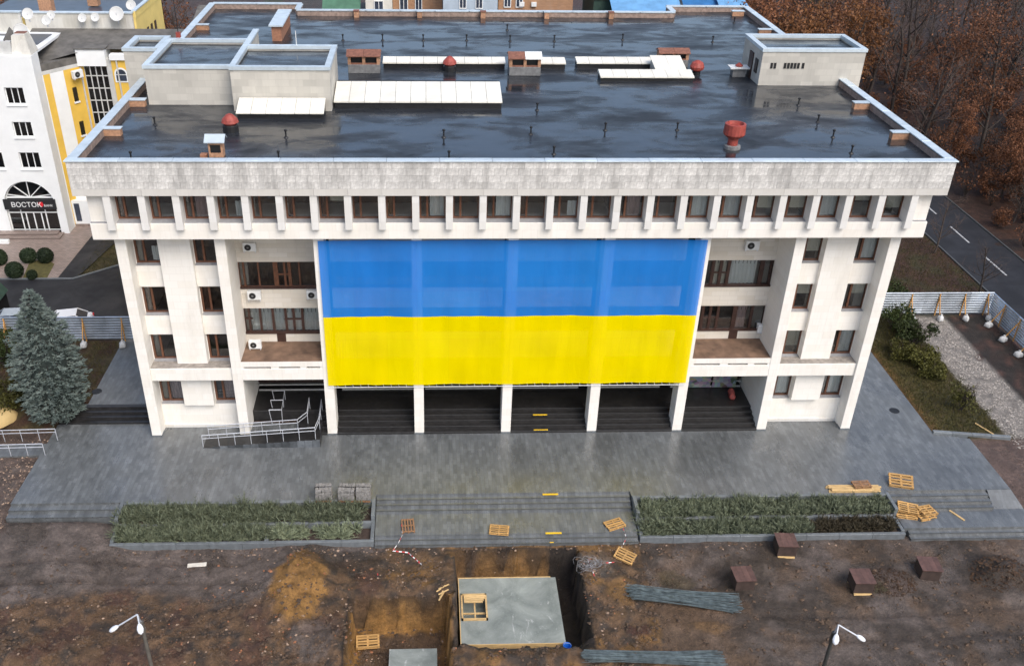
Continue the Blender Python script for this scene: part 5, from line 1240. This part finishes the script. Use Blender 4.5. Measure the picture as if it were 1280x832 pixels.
# kerb walls at the lawn, beige tarp-covered heap
r=thing('kerb_wall','low granite kerb wall at the end of the lawn','kerb wall',(30.1,-.5,0),math.atan2(-.75,5.2))
for i in range(4): MB().box(i*1.31+.005,(i+1)*1.31-.005,-.14,.14,-.6,.16).build('kerb_stone',M['granite_grey'],r,bevel=.015)
m_=MB(); M['tarp']=simple('beige_tarpaulin',(.50,.36,.16),.7,.15,1.5)
c0=pix(6,520,2,.5); n=14; vs=[];fs=[]
for j in range(5):
    for i in range(n):
        a=2*math.pi*i/n; rr_=(1.0,.98,.8,.5,.05)[j]*(1+.14*math.sin(3*a)+.06*math.sin(7*a)); vs.append((rr_*1.5*math.cos(a),rr_*1.1*math.sin(a),(0,.35,.75,.95,1.0)[j]))
for j in range(4):
    for i in range(n): fs.append((j*n+i,j*n+(i+1)%n,(j+1)*n+(i+1)%n,(j+1)*n+i))
o=m_.add(vs,fs).build('covered_heap',M['tarp'],None,smooth=True); o.location=(c0.x-.8,c0.y,.1); tag(o,'heap under a beige tarpaulin beside the spruce','heap')
# red bundle in the entrance
m_=MB(); M['redbag']=simple('red_bags',(.33,.07,.06),.7,.5,4)
p=pix(920,498,2,.85); r=thing('bag_pile','small pile of reddish bags on the entrance floor','bags',(p.x-.25,p.y,.85))
for i in range(3): 
    MB().lathe([(.02,0),(.2,.03),(.24,.18),(.16,.36),(.05,.45)],c=((i-1)*.05,.35*i,0.0),n=10).build('bag',M['redbag'],r,smooth=True)

# ------------------------------------------------------------------ rubble and clods (uncountable)
def clods(name,n,x0,x1,y0,y1,s0,s1,mat,label,seed,cond=None,flat=.6):
    qq=random.Random(seed); m_=MB(); F_=[(0,2,4),(2,1,4),(1,3,4),(3,0,4),(2,0,5),(1,2,5),(3,1,5),(0,3,5)]
    k_=0
    while k_<n:
        x=qq.uniform(x0,x1); y=qq.uniform(y0,y1); k_+=1
        if cond and not cond(x,y,qq): continue
        s_=s0+(s1-s0)*qq.random()**3; z=gz(x,y)+s_*.15
        a=qq.uniform(0,6.28); ca,sa=math.cos(a),math.sin(a)
        V=[(1,0,0),(-1,0,0),(0,1,0),(0,-1,0),(0,0,1),(0,0,-1)]; W_=[]
        for v in V:
            j=[s_*c*qq.uniform(.6,1.3) for c in v]; j=[j[0]+qq.uniform(-.25,.25)*s_,j[1]+qq.uniform(-.25,.25)*s_,j[2]*flat]
            W_.append((x+j[0]*ca-j[1]*sa,y+j[0]*sa+j[1]*ca,z+j[2]))
        m_.add(W_,F_)
    return tag(m_.build(name,mat),label,'rubble',kind='stuff')
M['clod']=simple('earth_clods',(.085,.055,.036),.95,.5,2); M['rubl']=simple('pale_rubble',(.30,.21,.15),.9,.4,3)
M['gravel']=simple('path_gravel',(.34,.31,.28),.9,.4,4); M['brickbit']=simple('broken_brick',(.28,.12,.06),.9,.35,3)
def inpit(x,y): return (-4.4<x<3.5 and -18.6<y<-10.7)
def cz(x,y,q_):
    if inpit(x,y): return False
    d=fbm(x,y,.5,3,41)
    if x<-8: return q_.random()<(.9 if y<-14.2+.5*math.sin(x) else .12)+d*.4
    if x<8: return q_.random()<.7+d
    return q_.random()<.22+d*.6
clods('earth_clods',16000,-31,31,-20.5,-10.3,.03,.16,M['clod'],'dark earth clods scattered over the dug ground',1,cz)
clods('rubble',1900,-30,6,-20.5,-10.5,.02,.11,M['rubl'],'pale stones and broken mortar scattered in the spoil',2,lambda x,y,q_: not inpit(x,y) and fbm(x,y,.45,3,43)>-.02 and (x>-17 or y<-14.5))
clods('rubble',800,-22,6,-20.5,-10.4,.03,.14,M['brickbit'],'broken red brick pieces scattered in the spoil',3,lambda x,y,q_: not inpit(x,y) and fbm(x,y,.6,3,47)>.05)
clods('gravel',5200,35.2,38.6,-2.3,16.2,.03,.09,M['gravel'],'pale gravel covering the path along the fence',4,lambda x,y,q_: fbm(x,y,.7,3,51)>-.35)
clods('rubble',600,-34,-31.3,-9,0,.02,.1,M['rubl'],'stones scattered beside the plaza edge',5,None)
clods('rubble',300,-24,24,-11.0,-10.3,.02,.09,M['rubl'],'stones lying along the foot of the planters and steps',6,None)
clods('leaf_litter',800,26.6,30.6,-15.2,-12.2,.04,.13,M['leaf_dead'],'dead leaves over the soil heap',7,lambda x,y,q_: ((x-28.6)/2)**2+((y+13.7)/1.5)**2<1,.3)
clods('leaf_litter',900,19.8,23.3,-15.3,-12.8,.03,.10,M['leaf_dead'],'dead leaves and weeds between the covered boxes',8,lambda x,y,q_: ((x-21.6)/1.7)**2+((y+14)/1.2)**2<1,.4)
# ------------------------------------------------------------------ vegetation
def leafq(m_,p,s,qq,mi=0):
    d=Vector((qq.gauss(0,1),qq.gauss(0,1),qq.gauss(0,.7))).normalized(); a=d.orthogonal().normalized(); a.rotate(Matrix.Rotation(qq.uniform(0,6.28),3,d)); c=d.cross(a)
    m_.add([p-a*s,p-c*s*.55,p+a*s,p+c*s*.55],[(0,1,2,3)],mi)
def gen_tree(seed,H,r0,nleaf,lsize,spread=.5,twigs=True,upright=.25):
    qq=random.Random(seed); tr=MB(); tw=MB(); lf=MB(); ends=[]
    def grow(p,d,L,r,lev):
        ns=(6,4,3,2)[lev]; dst=tw if lev>=2 else tr; nside=(7,5,3,3)[lev]
        pts=[p]
        for i in range(ns):
            d=(d+Vector((qq.gauss(0,1),qq.gauss(0,1),qq.gauss(0,1)))*(.07,.14,.2,.25)[lev]+Vector((0,0,upright*(.3,.35,.25,.1)[lev]))).normalized()
            p2=p+d*L/ns; r2=r*(1-.75/ns) if lev else r*(1-.62/ns)
            dst.cyl(p,p2,r,r2,nside,0,False); 
            f=(i+1)/ns
            if lev<3 and f>(.30,.25,.2)[lev]:
                for c in range((3,2,2)[lev] if not(lev==0 and i==ns-1) else 4):
                    t=qq.random(); q0=p.lerp(p2,t); ax=d.orthogonal().normalized(); ax.rotate(Matrix.Rotation(qq.uniform(0,6.28),3,d))
                    e=(d*math.cos(qq.uniform(.5,1.05))+ax*qq.uniform(.5,1.0)*(.6+spread)).normalized()
                    grow(q0,e,L*(.55-.22*f*(lev==0))*qq.uniform(.7,1.15)*(1,.85,.75)[lev],r2*(.5,.55,.6)[lev],lev+1)
            p,r=p2,r2
            if lev>=2: ends.append(p)
    grow(Vector((0,0,-.2)),Vector((0,0,1)),H*.78,r0,0)
    for i in range(nleaf):
        e=qq.choice(ends); leafq(lf,e+Vector((qq.gauss(0,.35),qq.gauss(0,.35),qq.gauss(0,.3))),lsize*qq.uniform(.5,1.2),qq)
    return tr.mesh('trunk',M['bark'],True),tw.mesh('crown',M['twig']),lf
PT=[]
for i,(H,n,ls,mt,sp) in enumerate(((15,0,0,None,.45),(17,500,.16,'leaf_rust',.35),(13,0,0,None,.6),(14,700,.16,'leaf_olive',.45),(12,5200,.15,'leaf_rust',.7),(11,5200,.15,'leaf_orange',.75),(16,2600,.15,'leaf_rust',.5))):
    a,c,l=gen_tree(100+i,H,.22 if H>12 else .17,n,ls,sp); PT.append((a,c,l.mesh('foliage',M[mt]) if n else None,H))
def put_tree(name,k_,x,y,label,group,s=1,z=None):
    a,c,l,H=PT[k_]; r=thing(name,label,'tree',(x,y,(gz(x,y) if z is None else z)-.05),rnd.uniform(0,6.28),group); r.scale=(s,s,s*rnd.uniform(.9,1.1))
    inst('trunk',a,r); inst('crown',c,r)
    if l: inst('foliage',l,r)
    return r
LB={0:('bare dark tree standing in the wood beyond the road','bare trees of the wood'),1:('tall tree with thin remains of rust leaves in the wood','thinly leaved trees of the wood'),2:('bare dark tree standing in the wood beyond the road','bare trees of the wood'),
    3:('tree with a sparse olive green crown in the wood','olive trees of the wood'),4:('rust brown leafy tree in the wood','rust brown trees of the wood'),5:('orange brown leafy tree in the wood','orange trees of the wood'),6:('tall rust brown tree in the wood','tall rust trees of the wood')}
NM={0:'bare_tree',1:'autumn_tree',2:'bare_tree',3:'olive_tree',4:'autumn_tree',5:'autumn_tree',6:'autumn_tree'}
tq=random.Random(21); spots=[]
def vis(x,y,h):
    for z in (0,h*.5,h):
        a,c,d=proj((x,y,z))
        if d>0 and 900<a<1340 and -60<c<420: return True
    return False
# named positions from the photograph: dark trunks and the two bright crowns
for (px,py,k_,s) in ((1112,150,0,1.15),(1128,120,2,1.3),(1170,112,0,1.2),(1222,100,2,1.35),(1255,110,0,1.25),(1200,118,1,1.1),(1085,120,2,1.2),(1145,60,1,1.1),(1075,90,0,1.2)):
    p=pix(px,py,2,0)
    if p.y<160: spots.append((p.x,p.y,k_,s))
for (x,y,k_,s) in ((42.6,64,5,1.35),(39.6,67,5,1.45),(53.6,80,5,1.2),(36.5,70,4,1.45),(43.4,74,4,1.3),(40,80,6,1.1),(57,88,4,1.1),(54,100,6,1.0),(42.8,90,5,1.2),(38,93,4,1.2)): spots.append((x,y,k_,s))
for (x,y,k_,s) in ((57.5,43,4,.75),(62,40.5,4,.75),(55.2,52,4,.62),(66,45,4,.85),(60.5,50,6,.62),(70,39,4,.8),(72,50,4,.9),(58.5,36,4,.6),(63,37,4,.62),(67.5,36,6,.6),(75,42,4,.85),(59.5,46.5,4,.7),(58,31,2,.6),(64,33,0,.62),(61,27,2,.5),(55.5,36.5,2,.5),(68.5,31,2,.7)): spots.append((x,y,k_,s))
for i in range(1500):
    y=24+tq.random()**.8*150; x=54+tq.random()*85
    if not vis(x,y,15): continue
    if any((x-a)**2+(y-c)**2<(5.2 if y<70 else 7.0)**2 for a,c,_,_ in spots): continue
    k_=tq.choices((0,1,2,3,4,6),(22,20,24,12 if y>60 else 2,7,14))[0]
    spots.append((x,y,k_,tq.uniform(.8,1.2)*(.8 if y<50 else 1.05)))
    if len(spots)>190: break
for (x,y,k_,s) in spots: put_tree(NM[k_],k_,x,y,LB[k_][0],LB[k_][1],s)
# trees behind the bank and the left corner
for (px,py,y,k_,s,lab) in ((218,40,60,0,.9,'bare tree between the yellow block and the civic roof'),(236,25,66,2,1.0,'bare tree beside the roof corner behind the antenna mast'),(205,15,70,1,.9,'thinly leaved tree behind the yellow end wall')):
    p=pix(px,py,1,y); put_tree(NM[k_],k_,p.x,y,lab,None,s)
for i,(x,y) in enumerate(((-58,62),(-53,66),(-64,68),(-49,72),(-60,76),(-55,80),(-45,78),(-40,84),(-50,88))): put_tree('autumn_tree',4 if i%3 else 6,x,y,'rust brown tree rising behind the bank roof','trees behind the bank',1.2)
p=pix(1105,640,0,45); put_tree('bare_tree',2,44.0,20.6,'small bare tree at the corner of the fence by the road',None,.45)
put_tree('bare_tree',0,43.7,29,'slim bare tree on the verge next to the white overhang',None,.45); put_tree('bare_tree',2,52.8,22,'bare tree on the far verge of the road',None,.5)
# undergrowth
def gen_bush(seed,rx,h,n,ls,mat,stems=9):
    qq=random.Random(seed); m_=MB(); s_=MB()
    for i in range(stems):
        a=qq.uniform(0,6.28); e=Vector((math.cos(a)*rx*.8*qq.random(),math.sin(a)*rx*.8*qq.random(),h*qq.uniform(.6,1.0)))
        mid=e*.5+Vector((qq.gauss(0,.1),qq.gauss(0,.1),0)); s_.cyl((0,0,-.1),mid,.03,.02,4,0,False).cyl(mid,e,.02,.008,3,0,False)
        for j in range(5):
            b_=mid.lerp(e,qq.random()); s_.cyl(b_,b_+Vector((qq.gauss(0,.3),qq.gauss(0,.3),qq.uniform(.1,.5)))*rx*.6,.012,.004,3,0,False)
    cl=[]
    for i in range(18):
        a=qq.uniform(0,6.28); rr_=rx*.75*math.sqrt(qq.random()); cl.append((Vector((rr_*math.cos(a),rr_*math.sin(a),h*qq.uniform(.25,.85))),rx*qq.uniform(.22,.42)))
    for i in range(n):
        c,cr=qq.choice(cl); v=Vector((qq.gauss(0,1),qq.gauss(0,1),qq.gauss(0,.8))).normalized()*cr*qq.random()**.4
        p=c+v
        if p.z>0.02: leafq(m_,p,ls*qq.uniform(.5,1.2),qq)
    return m_.mesh('foliage',M[mat]),s_.mesh('stems',M['bark'])
def put_bush(name,pr,x,y,s,label,group=None,z=None,sz=None):
    r=thing(name,label,'bush',(x,y,gz(x,y) if z is None else z),rnd.uniform(0,6.28),group); r.scale=(s,s,sz or s); inst('foliage',pr[0],r); inst('stems',pr[1],r)
BR=[gen_bush(1,1.6,2.4,1100,.11,'leaf_rust'),gen_bush(2,1.5,2.0,650,.13,'leaf_rust'),gen_bush(3,1.6,2.6,160,.12,'leaf_rust',26)]
bs=[]
for i in range(1200):
    y=22+tq.random()**1.3*90; x=52.6+tq.random()*60
    if not vis(x,y,2): continue
    if any((x-a)**2+(y-c)**2<2.6**2 for a,c in bs): continue
    bs.append((x,y))
    if len(bs)>=240: break
for i,(x,y) in enumerate(bs): put_bush('undergrowth_bush',BR[tq.choices((0,1,2),(4,3,5))[0]],x,y,tq.uniform(.7,1.35),'rust brown undergrowth bush on the floor of the wood','undergrowth of the wood')
# lawn shrubs on the right
BG=[gen_bush(11,1.3,1.5,2600,.085,'leaf_green'),gen_bush(12,1.2,1.1,2200,.085,'leaf_olive'),gen_bush(13,1.0,1.9,420,.10,'leaf_olive',14)]
for (px,py,pr,s,lab) in ((1112,380,0,1.25,'dark green shrub at the fence end beside the white pier'),(1118,410,0,1.3,'dark green shrub at the top of the lawn strip'),(1140,430,0,1.35,'broad dark green shrub in the middle of the lawn strip'),(1152,455,1,1.25,'low olive shrub beside the gravel path'),
      (1125,445,1,1.1,'low olive shrub nearest the paving'),(1165,470,1,1.05,'small olive shrub before the young tree'),(1200,512,2,1.25,'young open shrub with bare stems at the lawn end')):
    p=pix(px,py,2,0); put_bush('garden_shrub',BG[pr],p.x,p.y,s,lab)
# lawn and shrubs on the left
for (px,py,pr,s,lab) in ((22,505,1,1.5,'olive conifer-like shrub close behind the tarpaulin heap'),(15,455,0,1.5,'dark shrub between the spruce and the frame of the fence'),(8,425,1,1.2,'yellow brown shrub at the foot of the fence')):
    p=pix(px,py,2,.5); put_bush('garden_shrub',BG[pr],p.x-.3,p.y,s,lab)
def ball(px,py,r_,label,group):
    p=pix(px,py,2,.64); qq=random.Random(px); m_=MB()
    for i in range(1500):
        v=Vector((qq.gauss(0,1),qq.gauss(0,1),qq.gauss(0,1))).normalized()*r_*qq.uniform(.86,1.0); v.z=max(v.z*.95,-.8*r_); leafq(m_,v+Vector((0,0,r_*.85)),.075,qq)
    m_.lathe([(.1,.1),(r_*.75,r_*.4),(r_*.88,r_*.85),(r_*.7,r_*1.4),(.1,r_*1.7)],n=12)
    o=m_.build('clipped_bush',M['leaf_box']); o.location=(p.x,p.y,.62); tag(o,label,'bush',group)
for (px,py,r_,lab) in ((37,327,.75,'clipped round bush at the edge of the forecourt bed nearer the arch'),(58,327,.75,'clipped round bush at the corner of the forecourt bed by the footpath'),(20,346,.8,'clipped round bush beside the driveway kerb'),(41,348,.45,'small clipped bush in the grass of the forecourt bed'),(0,330,.8,'clipped round bush away from the forecourt bed')): ball(px,py,r_,lab,None)
tag(MB().prism([tuple(pix(a,c,2,.645).to_2d()) for a,c in ((28,349),(58,349),(68,330),(55,322),(36,330))],.5,.655).build('lawn_bed',M['lawnbed']),kind='structure')
def grass(name,n,inside,box,label,seed,z=None,h=.12):
    qq=random.Random(seed); m_=MB()
    for i in range(n):
        x=qq.uniform(box[0],box[1]); y=qq.uniform(box[2],box[3])
        if not inside(x,y): continue
        zz=(gz(x,y) if z is None else z); a=qq.uniform(0,3.14); hh=h*qq.uniform(.5,1.5); dx,dy=math.cos(a)*.03,math.sin(a)*.03; lx,ly=qq.gauss(0,.05),qq.gauss(0,.05)
        m_.add([(x-dx,y-dy,zz-.01),(x+dx,y+dy,zz-.01),(x+lx,y+ly,zz+hh)],[(0,1,2)])
    tag(m_.build(name,M['grass']),label,'grass',kind='stuff')
grass('grass',16000,lambda x,y: x<35.2+.5*fbm(x,y,1,3,5),(30.3,35.8,-.5,16.2),'short rough grass on the lawn strip by the paving',1)
grass('grass',9000,lambda x,y: fbm(x,y,.5,3,6)>-.25 and x<-29.6,(-44,-29.6,2.5,12),'rough grass round the spruce',2)
grass('grass',5000,lambda x,y: x>-36.3+ (0) and y<25.9+.1*(x+33) if x>-33 else (y>23+ (x+36.6)*.83),(-36.4,-24.6,23,33),'grass on the corner by the driveway',3,.6)
grass('grass',9000,lambda x,y: True,(36,44.6,17.2,34),'thin grass on the verge between fence and road',4)
# blue spruce
def spruce(x,y,z,H,Rb,label):
    r=thing('blue_spruce',label,'tree',(x,y,z)); qq=random.Random(77); n=MB(); t=MB()
    t.cyl((0,0,-.1),(0,0,H*.97),.19,.02,8)
    lev=34
    for L in range(lev):
        f=L/(lev-1); h=.35+(H-.6)*f; rad=Rb*np.interp(f,(0,.12,.3,.5,.68,.82,.92,1),(.66,.88,1,.98,.80,.52,.28,.05))*(.86+.24*qq.random())+.08; nb=int(7+13*(1-f))
        for b_ in range(nb):
            a=2*math.pi*(b_+qq.random()*.8)/nb+L*.7; rr_=rad*qq.uniform(.80,1.08); d=Vector((math.cos(a),math.sin(a),0))
            tip=d*rr_+Vector((0,0,h-.10*rr_+.10*f)); base=Vector((0,0,h+.12))
            t.cyl(base,tip,.022,.006,3,0,False)
            side=Vector((-d.y,d.x,0)); k2=int(10+30*rr_/Rb)
            for j in range(k2):
                u=qq.uniform(.30,1.04)**.8; p=base.lerp(tip,min(u,1.02))+Vector((0,0,-.14*math.sin(u*3.0)*rr_*.4))
                wd=(.34*(1.1-u)+.08)*min(1,rr_)
                p=p+side*qq.uniform(-wd,wd)+Vector((0,0,qq.uniform(-.10,.08)))
                e=(d*qq.uniform(.5,1)+side*qq.uniform(-.8,.8)+Vector((0,0,qq.uniform(-.15,.5)))).normalized(); s=qq.uniform(.15,.28); w2=side*.055; w3=Vector((0,0,.055))
                n.add([p-w2,p+e*s,p+w2,p-e*s*.3],[(0,1,2,3)]); n.add([p-w3,p+e*s,p+w3,p-e*s*.3],[(0,1,2,3)])
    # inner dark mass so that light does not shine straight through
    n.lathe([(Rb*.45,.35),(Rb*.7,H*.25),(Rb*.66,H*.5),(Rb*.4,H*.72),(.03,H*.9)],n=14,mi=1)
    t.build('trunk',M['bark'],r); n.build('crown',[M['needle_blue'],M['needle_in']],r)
spruce(-31.25,2.3,.45,9.7,2.3,'large dense blue spruce between the fence and the plaza')
